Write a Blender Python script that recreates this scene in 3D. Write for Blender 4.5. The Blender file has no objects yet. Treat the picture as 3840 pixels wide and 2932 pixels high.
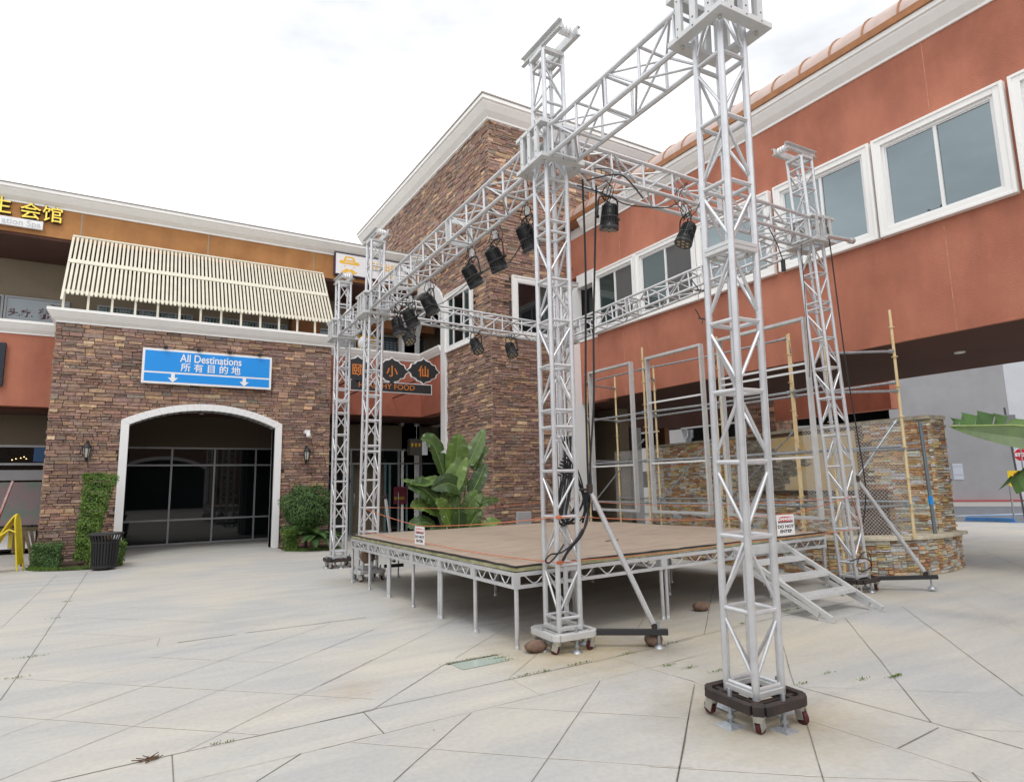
import bpy, bmesh, math, random
from mathutils import Vector, Matrix
S = bpy.context.scene
# ---------------- camera, sky, sun, exposure ----------------
def set_camera():
    y, p, r = 1.029194, 0.145523, -0.0199245
    f = Vector((math.cos(p)*math.cos(y), math.cos(p)*math.sin(y), math.sin(p)))
    rt = Vector((math.sin(y), -math.cos(y), 0)); up = rt.cross(f)
    r2 = math.cos(r)*rt + math.sin(r)*up; u2 = -math.sin(r)*rt + math.cos(r)*up
    cam = bpy.data.cameras.new('camera'); cam.lens = 22.0486; cam.sensor_width = 36
    cam.clip_start = .05; cam.clip_end = 600
    o = bpy.data.objects.new('camera', cam); S.collection.objects.link(o)
    M = Matrix((r2, u2, -f)).transposed().to_4x4(); M.translation = Vector((0, 0, 1.6))
    o.matrix_world = M; S.camera = o
set_camera()
S.view_settings.view_transform = 'Standard'; S.view_settings.look = 'None'
S.view_settings.exposure = 0.27; S.view_settings.gamma = 1
W = bpy.data.worlds.new('World'); S.world = W; W.use_nodes = True
SUN_EL, SUN_ROT = math.radians(58), math.radians(215)
def set_world():
    nt = W.node_tree; N = nt.nodes; L = nt.links; N.clear()
    out = N.new('ShaderNodeOutputWorld'); bg = N.new('ShaderNodeBackground'); bg.inputs[1].default_value = .12
    sky = N.new('ShaderNodeTexSky'); sky.sky_type = 'NISHITA'; sky.sun_disc = False
    sky.sun_elevation = SUN_EL; sky.sun_rotation = SUN_ROT
    tc = N.new('ShaderNodeTexCoord'); nz = N.new('ShaderNodeTexNoise'); nz.inputs['Scale'].default_value = 1.6
    nz.inputs['Detail'].default_value = 6; nz.inputs['Roughness'].default_value = .55
    mp = N.new('ShaderNodeMapping'); mp.inputs['Scale'].default_value = (1, 1, 2.6)
    L.new(tc.outputs['Generated'], mp.inputs[0]); L.new(mp.outputs[0], nz.inputs['Vector'])
    rp = N.new('ShaderNodeValToRGB'); rp.color_ramp.elements[0].position = .3; rp.color_ramp.elements[1].position = .62
    rp.color_ramp.elements[0].color = (5.6, 5.7, 5.9, 1); rp.color_ramp.elements[1].color = (12.6, 12.65, 12.7, 1)
    L.new(nz.outputs[0], rp.inputs[0])
    mx = N.new('ShaderNodeMix'); mx.data_type = 'RGBA'; mx.inputs[0].default_value = .88
    L.new(sky.outputs[0], mx.inputs[6]); L.new(rp.outputs[0], mx.inputs[7])
    L.new(mx.outputs[2], bg.inputs[0]); L.new(bg.outputs[0], out.inputs[0])
set_world()
sl = bpy.data.lights.new('sun', 'SUN'); sl.energy = .8; sl.angle = math.radians(14); sl.color = (1, .96, .9)
so = bpy.data.objects.new('sun', sl); S.collection.objects.link(so)
so.rotation_euler = (math.radians(32), 0, math.radians(-35))

# ---------------- helpers ----------------
rnd = random.Random(7)
MATS = {}
def mat(name, col, rough=.6, metal=0, var=.0, vs=3, bump=0, bs=60, col2=None, attr=False, spec=.5, emit=0, streak=None, tr=0, amin=.35, amax=.65, grime=0):
    if name in MATS: return MATS[name]
    m = bpy.data.materials.new(name); m.use_nodes = True; nt = m.node_tree; N = nt.nodes; L = nt.links
    b = N['Principled BSDF']; b.inputs['Base Color'].default_value = (*col, 1)
    b.inputs['Roughness'].default_value = rough; b.inputs['Metallic'].default_value = metal
    b.inputs['Specular IOR Level'].default_value = spec
    tc = N.new('ShaderNodeTexCoord'); src = None
    if attr:
        a = N.new('ShaderNodeAttribute'); a.attribute_name = 'Col'; src = a.outputs['Color']
    if var or col2:
        nz = N.new('ShaderNodeTexNoise'); nz.inputs['Scale'].default_value = vs; nz.inputs['Detail'].default_value = 8
        nz.inputs['Roughness'].default_value = .6
        if streak:
            mp = N.new('ShaderNodeMapping'); mp.inputs['Scale'].default_value = streak
            L.new(tc.outputs['Object'], mp.inputs[0]); L.new(mp.outputs[0], nz.inputs['Vector'])
        else: L.new(tc.outputs['Object'], nz.inputs['Vector'])
        rp = N.new('ShaderNodeValToRGB'); e = rp.color_ramp.elements; e[0].position = amin; e[1].position = amax
        if attr:
            e[0].color = (1-var,)*3 + (1,); e[1].color = (1+var,)*3 + (1,)
            mx = N.new('ShaderNodeMix'); mx.data_type = 'RGBA'; mx.blend_type = 'MULTIPLY'; mx.inputs[0].default_value = 1
            L.new(src, mx.inputs[6]); L.new(rp.outputs[0], mx.inputs[7]); src = mx.outputs[2]
        else:
            c2 = col2 or [c*(1-var) for c in col]; c1 = col if col2 else [c*(1+var*.6) for c in col]
            e[0].color = (*c2, 1); e[1].color = (*c1, 1); src = rp.outputs[0]
        L.new(nz.outputs[0], rp.inputs[0])
    if grime:
        mp = N.new('ShaderNodeMapping'); mp.inputs['Scale'].default_value = (1.7,1.7,.4); L.new(tc.outputs['Object'], mp.inputs[0])
        ng = N.new('ShaderNodeTexNoise'); ng.inputs['Scale'].default_value = 1.4; ng.inputs['Detail'].default_value = 7; L.new(mp.outputs[0], ng.inputs['Vector'])
        gr = N.new('ShaderNodeValToRGB'); gr.color_ramp.elements[0].position = .36; gr.color_ramp.elements[0].color = (1-grime,1-grime,1-grime*.9,1); gr.color_ramp.elements[1].position = .56; L.new(ng.outputs[0], gr.inputs[0])
        mg = N.new('ShaderNodeMix'); mg.data_type = 'RGBA'; mg.blend_type = 'MULTIPLY'; mg.inputs[0].default_value = 1
        if src: L.new(src, mg.inputs[6])
        else: mg.inputs[6].default_value = (*col,1)
        L.new(gr.outputs[0], mg.inputs[7]); src = mg.outputs[2]
    if src: L.new(src, b.inputs['Base Color'])
    if bump:
        n2 = N.new('ShaderNodeTexNoise'); n2.inputs['Scale'].default_value = bs; n2.inputs['Detail'].default_value = 5
        bp = N.new('ShaderNodeBump'); bp.inputs['Strength'].default_value = bump; bp.inputs['Distance'].default_value = .02
        L.new(tc.outputs['Object'], n2.inputs['Vector']); L.new(n2.outputs[0], bp.inputs['Height']); L.new(bp.outputs[0], b.inputs['Normal'])
    if emit:
        b.inputs['Emission Color'].default_value = (*col, 1); b.inputs['Emission Strength'].default_value = emit
    if tr: b.inputs['Transmission Weight'].default_value = tr
    MATS[name] = m; return m

class MB:
    def __init__(s): s.v = []; s.f = []; s.sm = []; s.mi = []; s.c = []; s.m = 0; s.col = (1, 1, 1)
    def add(s, vs, fs, smooth=False):
        k = len(s.v); s.v += [tuple(x) for x in vs]
        for f in fs: s.f.append([i+k for i in f]); s.sm.append(smooth); s.mi.append(s.m); s.c.append(s.col)
    def hexa(s, p): s.add(p, [(3,2,1,0),(4,5,6,7),(0,1,5,4),(1,2,6,5),(2,3,7,6),(3,0,4,7)])
    def box(s, a, b):
        x0,x1 = sorted((a[0],b[0])); y0,y1 = sorted((a[1],b[1])); z0,z1 = sorted((a[2],b[2]))
        s.hexa([(x0,y0,z0),(x1,y0,z0),(x1,y1,z0),(x0,y1,z0),(x0,y0,z1),(x1,y0,z1),(x1,y1,z1),(x0,y1,z1)])
    def fbox(s, F, u0, u1, z0, z1, d0, d1):
        O,U,Nn = F; P = lambda u,z,d: O+U*u+Vector((0,0,z))+Nn*d
        s.hexa([P(u0,z0,d0),P(u1,z0,d0),P(u1,z0,d1),P(u0,z0,d1),P(u0,z1,d0),P(u1,z1,d0),P(u1,z1,d1),P(u0,z1,d1)])
    def bar(s, a, b, w, h, up=(0,0,1)):
        a = Vector(a); b = Vector(b); d = (b-a).normalized(); up = Vector(up)
        if abs(d.dot(up)) > .98: up = Vector((1,0,0))
        x = d.cross(up).normalized()*w/2; y = x.cross(d).normalized()*h/2
        s.hexa([a-x-y,a+x-y,a+x+y,a-x+y,b-x-y,b+x-y,b+x+y,b-x+y])
    def tube(s, pts, r, n=8, cap=True, rs=None):
        pts = [Vector(p) for p in pts]; rings = []; pu = None
        for i, p in enumerate(pts):
            d = (pts[min(i+1,len(pts)-1)]-pts[max(i-1,0)]).normalized()
            u = pu if pu else (Vector((0,0,1)) if abs(d.z) < .9 else Vector((1,0,0)))
            x = (u-d*u.dot(d)).normalized(); pu = x; y = d.cross(x)
            rr = rs[i] if rs else r
            rings.append([p+(x*math.cos(2*math.pi*k/n)+y*math.sin(2*math.pi*k/n))*rr for k in range(n)])
        vs = [q for g in rings for q in g]; fs = []
        for i in range(len(pts)-1):
            for k in range(n): fs.append((i*n+k, i*n+(k+1)%n, (i+1)*n+(k+1)%n, (i+1)*n+k))
        s.add(vs, fs, True)
        if cap:
            s.add(rings[0], [tuple(range(n))[::-1]]); s.add(rings[-1], [tuple(range(n))])
    def prism(s, F, poly, d0, d1):
        O,U,Nn = F; n = len(poly)
        A = [O+U*u+Vector((0,0,z))+Nn*d0 for u,z in poly]; B = [O+U*u+Vector((0,0,z))+Nn*d1 for u,z in poly]
        s.add(A+B, [tuple(range(n))[::-1], tuple(range(n,2*n))]+[(i,(i+1)%n,n+(i+1)%n,n+i) for i in range(n)])
    def flat(s, poly, z0, z1): # horizontal prism
        n = len(poly); A = [(x,y,z0) for x,y in poly]; B = [(x,y,z1) for x,y in poly]
        s.add(A+B, [tuple(range(n))[::-1], tuple(range(n,2*n))]+[(i,(i+1)%n,n+(i+1)%n,n+i) for i in range(n)])
    def ball(s, c, r, n=10, sq=(1,1,1), jit=0, rg=None):
        vs = []; fs = []; m = n//2
        for i in range(m+1):
            for k in range(n):
                t = math.pi*i/m; a = 2*math.pi*k/n; j = 1+(rg.uniform(-jit,jit) if rg and 0<i<m else 0)
                vs.append((c[0]+r*sq[0]*math.sin(t)*math.cos(a)*j, c[1]+r*sq[1]*math.sin(t)*math.sin(a)*j, c[2]+r*sq[2]*math.cos(t)*j))
        for i in range(m):
            for k in range(n): fs.append((i*n+k, (i+1)*n+k, (i+1)*n+(k+1)%n, i*n+(k+1)%n))
        s.add(vs, fs, True)
    def build(s, name, mats, parent=None, bevel=0, keep=False, recalc=True):
        if not isinstance(mats, (list, tuple)): mats = [mats]
        off = Vector((0,0,0)); q = parent
        while q: off += q.location; q = q.parent
        o_loc = Vector((0,0,0))
        if parent is None and not keep and s.v:
            xs,ys,zs = zip(*s.v); o_loc = Vector(((min(xs)+max(xs))/2, (min(ys)+max(ys))/2, min(zs)))
        off2 = off+o_loc
        me = bpy.data.meshes.new(name)
        me.from_pydata([(v[0]-off2.x, v[1]-off2.y, v[2]-off2.z) for v in s.v], [], s.f)
        me.polygons.foreach_set('use_smooth', s.sm); me.polygons.foreach_set('material_index', s.mi)
        if any(c != (1,1,1) for c in s.c):
            ca = me.color_attributes.new('Col', 'FLOAT_COLOR', 'CORNER'); buf = []
            for p, c in zip(me.polygons, s.c): buf += [c[0],c[1],c[2],1]*p.loop_total
            ca.data.foreach_set('color', buf)
        if recalc:
            bm = bmesh.new(); bm.from_mesh(me); bmesh.ops.recalc_face_normals(bm, faces=bm.faces); bm.to_mesh(me); bm.free()
        for m in mats: me.materials.append(m)
        o = bpy.data.objects.new(name, me); S.collection.objects.link(o); o.location = o_loc
        if parent: o.parent = parent
        if bevel:
            b = o.modifiers.new('bevel', 'BEVEL'); b.width = bevel; b.segments = 2; b.limit_method = 'ANGLE'
        return o
def _split(s, name, mats, parent=None, **k):
    # one object for each connected piece
    par = list(range(len(s.v)))
    def find(i):
        while par[i] != i: par[i] = par[par[i]]; i = par[i]
        return i
    for f in s.f:
        for j in f[1:]: par[find(j)] = find(f[0])
    gr = {}
    for i, f in enumerate(s.f): gr.setdefault(find(f[0]), []).append(i)
    out = []
    for ids in gr.values():
        q = MB(); mp = {}
        for i in ids:
            for j in s.f[i]:
                if j not in mp: mp[j] = len(q.v); q.v.append(s.v[j])
            q.f.append([mp[j] for j in s.f[i]]); q.sm.append(s.sm[i]); q.mi.append(s.mi[i]); q.c.append(s.c[i])
        out.append(q.build(name, mats, parent, **k))
    return out
MB.split = _split
def FX(c): return (Vector((c,0,0)), Vector((0,1,0)), Vector((-1,0,0)))   # plane x=c, u=y, out=-x
def FY(c): return (Vector((0,c,0)), Vector((1,0,0)), Vector((0,-1,0)))   # plane y=c, u=x, out=-y
def thing(name, label, cat, loc=(0,0,0), group=None):
    o = bpy.data.objects.new(name, None); S.collection.objects.link(o); o.location = loc; o.empty_display_size = .2
    return tag(o, label, cat, group)
def tag(o, label, cat, group=None):
    o['label'] = label; o['category'] = cat
    if group: o['group'] = group
    return o
def struct(o): o['kind'] = 'structure'; return o
def copy_tree(o, parent=None):
    c = o.copy(); S.collection.objects.link(c)
    if parent: c.parent = parent
    for ch in list(o.children): copy_tree(ch, c)
    return c
def text(name, body, F, u, z, size, m, parent, d=.01, align='CENTER', ext=.004, sx=1, bold=0):
    cu = bpy.data.curves.new(name, 'FONT'); cu.body = body; cu.size = size; cu.extrude = ext; cu.align_x = align; cu.align_y = 'CENTER'; cu.offset = bold
    t = bpy.data.objects.new(name, cu); S.collection.objects.link(t)
    me = bpy.data.meshes.new_from_object(t.evaluated_get(bpy.context.evaluated_depsgraph_get()))
    bpy.data.objects.remove(t); bpy.data.curves.remove(cu); me.name = name
    O,U,Nn = F; off = Vector((0,0,0)); q = parent
    while q: off += q.location; q = q.parent
    for v in me.vertices:
        p = O+U*(u+v.co.x*sx)+Vector((0,0,z+v.co.y))+Nn*(d+v.co.z)-off; v.co = p
    me.materials.clear(); me.materials.append(m)
    o = bpy.data.objects.new(name, me); S.collection.objects.link(o); o.parent = parent; return o
def FR(F): # reversed reading direction for planes where +u runs leftwards in view
    O,U,Nn = F; return (O, -U, Nn)

# ---------------- materials ----------------
def concrete():
    m = mat('concrete', (.5,.475,.425), .85, bump=.12, bs=90); nt = m.node_tree; N = nt.nodes; L = nt.links; b = N['Principled BSDF']
    tc = N.new('ShaderNodeTexCoord')
    def nz(sc, det=6, st=None, dist=0):
        n = N.new('ShaderNodeTexNoise'); n.inputs['Scale'].default_value = sc; n.inputs['Detail'].default_value = det; n.inputs['Distortion'].default_value = dist
        if st:
            mp = N.new('ShaderNodeMapping'); mp.inputs['Scale'].default_value = st; mp.inputs['Rotation'].default_value = (0,0,.5); L.new(tc.outputs['Object'], mp.inputs[0]); L.new(mp.outputs[0], n.inputs['Vector'])
        else: L.new(tc.outputs['Object'], n.inputs['Vector'])
        return n
    def ramp(n, a, ca, bb, cb):
        r = N.new('ShaderNodeValToRGB'); e = r.color_ramp.elements; e[0].position = a; e[0].color = (*ca,1); e[1].position = bb; e[1].color = (*cb,1); L.new(n.outputs[0], r.inputs[0]); return r
    def mix(a, bb, t, f):
        x = N.new('ShaderNodeMix'); x.data_type = 'RGBA'; x.blend_type = t; x.inputs[0].default_value = f; L.new(a, x.inputs[6]); L.new(bb, x.inputs[7]); return x.outputs[2]
    base = ramp(nz(.55, 5, None, .6), .38, (.475,.475,.465), .62, (.545,.52,.465))
    st = ramp(nz(1.3, 8, (.35,2.2,1), 1.2), .35, (.88,.89,.91), .6, (1.02,1.015,1))
    fine = ramp(nz(26, 8), .3, (.93,.93,.93), .7, (1.04,1.04,1.04))
    spot = ramp(nz(3.1, 7, None, .4), .16, (.80,.78,.76), .32, (1,1,1))
    c = mix(base.outputs[0], st.outputs[0], 'MULTIPLY', .8); c = mix(c, fine.outputs[0], 'MULTIPLY', 1); c = mix(c, spot.outputs[0], 'MULTIPLY', .8)
    v = N.new('ShaderNodeTexVoronoi'); v.distance = 'CHEBYCHEV'; v.inputs['Scale'].default_value = .42; v.inputs['Randomness'].default_value = 0
    mp = N.new('ShaderNodeMapping'); mp.inputs['Rotation'].default_value = (0,0,.785); L.new(tc.outputs['Object'], mp.inputs[0]); L.new(mp.outputs[0], v.inputs['Vector'])
    sx = N.new('ShaderNodeSeparateColor'); L.new(v.outputs['Color'], sx.inputs[0]); r = N.new('ShaderNodeValToRGB'); r.color_ramp.elements[0].color = (.93,.935,.945,1); r.color_ramp.elements[1].color = (1.0,.99,.97,1)
    L.new(sx.outputs[0], r.inputs[0]); c = mix(c, r.outputs[0], 'MULTIPLY', .8)
    def stain(c, p, r, col, f, dist=.6):
        vm = N.new('ShaderNodeVectorMath'); vm.operation = 'DISTANCE'; vm.inputs[1].default_value = (*p,0)
        nn = nz(6, 6); ad = N.new('ShaderNodeMath'); ad.operation = 'MULTIPLY_ADD'; ad.inputs[1].default_value = r*dist; L.new(nn.outputs[0], ad.inputs[0]); L.new(tc.outputs['Object'], vm.inputs[0]); L.new(vm.outputs['Value'], ad.inputs[2])
        mr = N.new('ShaderNodeMapRange'); mr.inputs[1].default_value = r*.35; mr.inputs[2].default_value = r*1.35; mr.inputs[3].default_value = f; mr.inputs[4].default_value = 0; L.new(ad.outputs[0], mr.inputs[0])
        x = N.new('ShaderNodeMix'); x.data_type = 'RGBA'; x.blend_type = 'MULTIPLY'; L.new(mr.outputs[0], x.inputs[0]); L.new(c, x.inputs[6]); x.inputs[7].default_value = (*col,1); return x.outputs[2]
    c = stain(c, (3.74,3.05), .85, (.66,.57,.42), .85); c = stain(c, (3.72,5.1), 1.1, (.80,.66,.42), .7); c = stain(c, (3.9,7.6), 1.1, (.5,.45,.42), .8); c = stain(c, (9.0,5.3), .9, (.78,.7,.55), .6); c = stain(c, (5.2,5.1), 2.2, (.90,.82,.66), .7); c = stain(c, (4.4,4.8), .35, (.6,.5,.36), .6); c = stain(c, (1.6,5.2), .35, (.95,.84,.74), .8); c = stain(c, (3.4,10.9), .8, (.75,.66,.5), .6)
    L.new(c, b.inputs['Base Color']); return m
CON = concrete()
JOINT = mat('joint_dark', (.21,.195,.165), .95, var=.3, vs=9); JOINTT = mat('joint_thin', (.32,.30,.26), .95, var=.3, vs=9)
JOINTL = mat('joint_pale', (.62,.58,.5), .9, var=.15, vs=9)
ASPH = mat('asphalt', (.16,.17,.19), .9, var=.2, vs=3, bump=.2, bs=200)
ALU = mat('aluminium', (.66,.67,.69), .36, .6, var=.08, vs=10)
ALUP = mat('aluminium_plate', (.66,.67,.67), .48, .4, var=.08, vs=7, bump=.05, bs=40)
GALV = mat('galvanized_steel', (.42,.45,.48), .45, .7, var=.2, vs=20)
ZINC = mat('zinc_bolt', (.55,.55,.52), .4, .8)
BLKST = mat('rusty_black_steel', (.028,.025,.025), .6, .2, col2=(.065,.042,.036), vs=7)
BLK = mat('black_paint', (.018,.018,.02), .5, var=.3, vs=20)
PAR = mat('black_fixture', (.022,.022,.024), .42, .2, var=.3, vs=30)
RUBBER = mat('cable_rubber', (.02,.021,.024), .6)
REDW = mat('red_wheel', (.075,.01,.012), .5)
BTUBE = mat('black_tube', (.03,.03,.034), .5)
WHT = mat('white_trim', (.90,.895,.87), .6, grime=.03, var=.02, vs=2.5, streak=(3,3,.5))
WHT2 = mat('white_vinyl', (.82,.82,.82), .35)
RED = mat('red_stucco', (.52,.20,.125), .9, grime=.10, col2=(.39,.14,.088), vs=.8, bump=.5, bs=45, amin=.36, amax=.62, streak=(1,1,.7))
REDD = mat('deep_red_stucco', (.42,.14,.09), .9, grime=.1, var=.15, vs=1.3, bump=.2, bs=120)
ORG = mat('ochre_stucco', (.50,.245,.09),   .9, grime=.12, col2=(.38,.17,.06), vs=1.6, bump=.25, bs=120, amin=.3, amax=.7)
TAUPE = mat('taupe_stucco', (.27,.22,.155), .9, var=.12, vs=1.5, bump=.2, bs=120)
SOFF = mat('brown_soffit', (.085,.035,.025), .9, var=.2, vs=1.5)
GREYW = mat('grey_stucco', (.36,.36,.37), .9, grime=.03, var=.1, vs=.6, bump=.15, bs=80)
GREYL = mat('pale_grey_stucco', (.60,.62,.66), .9, var=.06, vs=.6)
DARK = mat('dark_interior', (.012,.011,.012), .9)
STONE = mat('stone_veneer', (.3,.2,.15), .9, attr=True, var=.2, vs=14, bump=.6, bs=30)
LEDG = mat('ledger_stone', (.3,.2,.15), .85, attr=True, var=.22, vs=24, bump=.7, bs=50)
MORT = mat('stone_shadow_gap', (.10,.07,.058), 1)
CAP = mat('pale_coping', (.60,.54,.42), .9, var=.25, vs=6, bump=.6, bs=30)
GLASSD = mat('dark_glass', (.006,.008,.009), .02, spec=.55, var=.3, vs=1)
GLASSB = mat('tinted_mirror_glass', (.215,.255,.265), .015, 1.0, bump=.035, bs=1.1)
GLASSI = mat('green_glass', (.05,.075,.075), .02, .35, spec=.8)
FROST = mat('frosted_film', (.38,.43,.46), .4)
MULL = mat('grey_mullion', (.33,.33,.34), .45, .3)
COPPER = mat('copper_roof', (.55,.42,.37), .5, .15, var=.1, vs=4)
COPE = mat('copper_edge', (.36,.155,.06), .45, .2, var=.15, vs=6)
CREAM = mat('cream_slat', (.72,.68,.56), .6, var=.08, vs=4)
BLUE = mat('sign_blue', (.0,.28,.80), .4)
SWHITE = mat('sign_white', (.85,.85,.86), .4)
YEL = mat('yellow_plastic', (.75,.58,.03), .4, var=.1, vs=5)
NEON = mat('neon_letter', (.95,.70,.10), .4, emit=.25)
ORGL = mat('orange_letter', (.62,.19,.03), .4)
ORGY = mat('amber_print', (.90,.52,.06), .5)
INK = mat('dark_red_ink', (.10,.02,.03), .6)
GREYT = mat('grey_letter', (.55,.55,.57), .5)
DRED = mat('danger_red', (.55,.02,.03), .4)
BAMB = mat('tan_pole', (.80,.66,.40), .6, col2=(.70,.52,.26), vs=4)
ROPE = mat('orange_rope', (.62,.19,.09), .8, var=.3, vs=120)
DECK = mat('deck_vinyl', (.47,.375,.295), .6, col2=(.30,.235,.18), vs=2.2, streak=(1.1,16,1), amin=.38, amax=.62)
PLY = mat('mossy_plywood', (.40,.38,.22), .9, col2=(.22,.23,.12), vs=7)
LEAF = mat('leaves', (.1,.2,.04), .55, attr=True, spec=.4)
BROAD = mat('broad_leaf', (.06,.14,.03), .38, attr=True, var=.25, vs=4, spec=.5)
BARK = mat('bark', (.14,.10,.06), .9, var=.3, vs=12)
SOIL = mat('soil', (.07,.045,.03), 1, var=.4, vs=10)
ROCK = mat('brown_rock', (.22,.14,.10), .85, var=.4, vs=8, bump=.4, bs=20)
TANP = mat('stained_plaster', (.86,.60,.24), .85, col2=(.80,.72,.54), vs=1.6, bump=.2, bs=50)
LAMPG = mat('lamp_glass', (.5,.5,.45), .15)
# ---------------- ground ----------------
g = MB(); g.add([(-120,-80,0),(140,-80,0),(140,160,0),(-120,160,0)], [(0,1,2,3)]); struct(g.build('plaza_paving', CON, keep=True))
g = MB(); g.add([(22.6,14.2,.004),(25.2,8.3,.004),(31,-6,.004),(60,-6,.004),(60,60,.004),(20.5,60,.004),(20.5,20,.004)], [(0,1,2,3,4,5,6)]); struct(g.build('parking_lot_asphalt', ASPH, keep=True))
JN = [['d',[[-1.17,15.37],[-1.26,9.87]]],['D',[[-0.68,15.51],[-0.79,6.53]]],['d',[[-1.01,8.05],[0.08,8.14],[0.35,8.17]]],['d',[[0.35,8.17],[0.31,7.74]]],['T',[[0.5,7.8],[1.08,7.82]]],['T',[[1.18,7.84],[2.56,7.83]]],['t',[[-0.77,6.38],[0.28,7.24],[1.44,8.2],[3.3,9.77]]],['d',[[-0.66,5.59],[0.21,6.29],[2.08,7.74]]],['d',[[-0.55,4.77],[0.7,5.8],[2.41,7.13]]],['d',[[0.38,4.62],[0.62,4.82],[2.01,5.95]]],['l',[[-0.73,6.09],[0.11,5.29],[0.8,4.65]]],['l',[[-0.77,7.19],[0.7,5.8],[1.66,4.89]]],['l',[[-0.73,9.25],[0.28,8.27]]],['l',[[-0.64,10.21],[1.44,8.2]]],['l',[[0.22,7.32],[1.33,6.29]]],['l',[[-0.71,11.25],[1.48,9.17]]],['D',[[-0.3,4.58],[0.3,4.61],[1.58,4.66]]],['D',[[0.3,4.61],[0.29,4.19]]],['t',[[0.34,4.16],[1.43,4.2]]],['D',[[0.68,3.94],[0.97,4.18]]],['l',[[1.09,4.19],[1.51,4.21],[2.76,4.25],[4.49,4.34]]],['D',[[1.2,4.65],[1.51,4.67],[2.77,4.71],[3.88,4.73],[4.98,4.8]]],['D',[[1.51,4.67],[1.5,4.2]]],['D',[[1.58,4.67],[2.51,5.43]]],['d',[[2.66,5.54],[3.79,6.44]]],['d',[[1.4,5.44],[3.75,7.35]]],['t',[[1.68,6.55],[3.22,7.81]]],['d',[[2.83,4.79],[3.5,5.34]]],['D',[[1.31,3.52],[2.14,4.21]]],['D',[[1.94,3.1],[3.34,4.26]]],['D',[[2.59,2.67],[3.84,3.73]]],['l',[[1.28,4.18],[2.18,3.3],[2.79,2.75]]],['l',[[2.35,4.21],[3.35,3.27]]],['l',[[2.77,4.71],[2.76,4.24]]],['l',[[3.88,4.73],[3.94,3.82]]],['d',[[3.68,9.28],[3.85,7.54],[3.76,6.0]]],['d',[[3.27,7.84],[3.96,7.75]]],['D',[[4.32,6.86],[4.72,7.17]]],['D',[[4.74,5.39],[5.21,5.78]]],['D',[[2.59,2.68],[3.9,3.77]]],['D',[[3.95,2.84],[3.24,2.25]]],['l',[[3.92,4.29],[3.95,3.71]]],['D',[[4.5,3.28],[4.56,2.36],[4.57,1.86]]],['l',[[3.95,2.88],[3.98,2.26],[3.99,1.88],[3.95,1.77]]],['D',[[3.98,2.26],[4.51,2.29]]],['l',[[2.6,2.89],[3.21,2.35],[4.07,1.68]]],['D',[[7.07,4.47],[4.56,2.36]]],['D',[[8.24,4.46],[6.29,2.81],[5.63,2.25]]],['t',[[4.5,3.28],[5.67,2.26]]],['t',[[5.85,4.4],[8.73,4.58]]],['D',[[4.62,4.81],[6.36,4.94],[6.99,4.94],[8.11,4.98]]],['t',[[3.92,4.29],[4.87,4.36]]],['D',[[5.55,4.19],[4.51,3.32]]],['D',[[5.18,4.84],[7.83,7.04]]],['l',[[9.1,4.16],[7.75,3.03]]],['l',[[10.96,5.0],[9.67,3.73]]],['D',[[15.28,6.49],[13.09,4.98]]],['t',[[15.9,6.94],[18.51,6.97]]],['t',[[4.57,2.22],[4.87,1.97]]],['D',[[3.99,1.88],[3.91,1.8]]]]
jd = MB(); jp = MB()
jr = random.Random(3)
for t, ps in JN:
    w = {'d':.004,'D':.007,'T':.014,'t':.003,'l':.007}[t]; mb = jp if t == 'l' else jd
    for a, b in zip(ps, ps[1:]):
        a = Vector((*a, .003)); b = Vector((*b, .003)); n = max(1, int((b-a).length/.25)); d = (b-a).normalized(); s = Vector((-d.y, d.x, 0)); mb.m = 1 if t == 't' else 0
        prev = None
        for i in range(n+1):
            p = a.lerp(b, i/n)+s*jr.uniform(-.004,.004); ww = w*jr.uniform(.6,1.25)/2; cur = (p+s*ww, p-s*ww)
            if prev: mb.add([prev[0],prev[1],cur[1],cur[0]], [(0,1,2,3)])
            prev = cur
struct(jd.build('paving_joints', [JOINT, JOINTT], keep=True)); struct(jp.build('pale_paving_joints', [JOINTL, JOINTL], keep=True))

# ---------------- stone veneer ----------------
PAL_B = [(0.306, 0.187, 0.141), (0.261, 0.165, 0.13), (0.352, 0.227, 0.165), (0.227, 0.148, 0.125), (0.318, 0.21, 0.176), (0.397, 0.256, 0.176), (0.533, 0.352, 0.216), (0.59, 0.419, 0.278), (0.284, 0.193, 0.159), (0.249, 0.198, 0.159), (0.443, 0.289, 0.187), (0.352, 0.244, 0.205)]
PAL_W = [.17,.14,.16,.10,.12,.11,.04,.03,.07,.05,.05,.06]
PAL_F = [(0.9, 0.683, 0.451), (0.793, 0.492, 0.26), (0.628, 0.328, 0.178), (0.9, 0.9, 0.752), (0.52, 0.423, 0.342), (0.9, 0.683, 0.328), (0.683, 0.628, 0.56), (0.9, 0.9, 0.9), (0.601, 0.383, 0.246)]
PAL_FW = [.18,.15,.09,.18,.05,.13,.08,.12,.06]
PAL_S = [(.36,.33,.28),(.42,.39,.33),(.30,.28,.24),(.48,.44,.37)]
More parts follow.
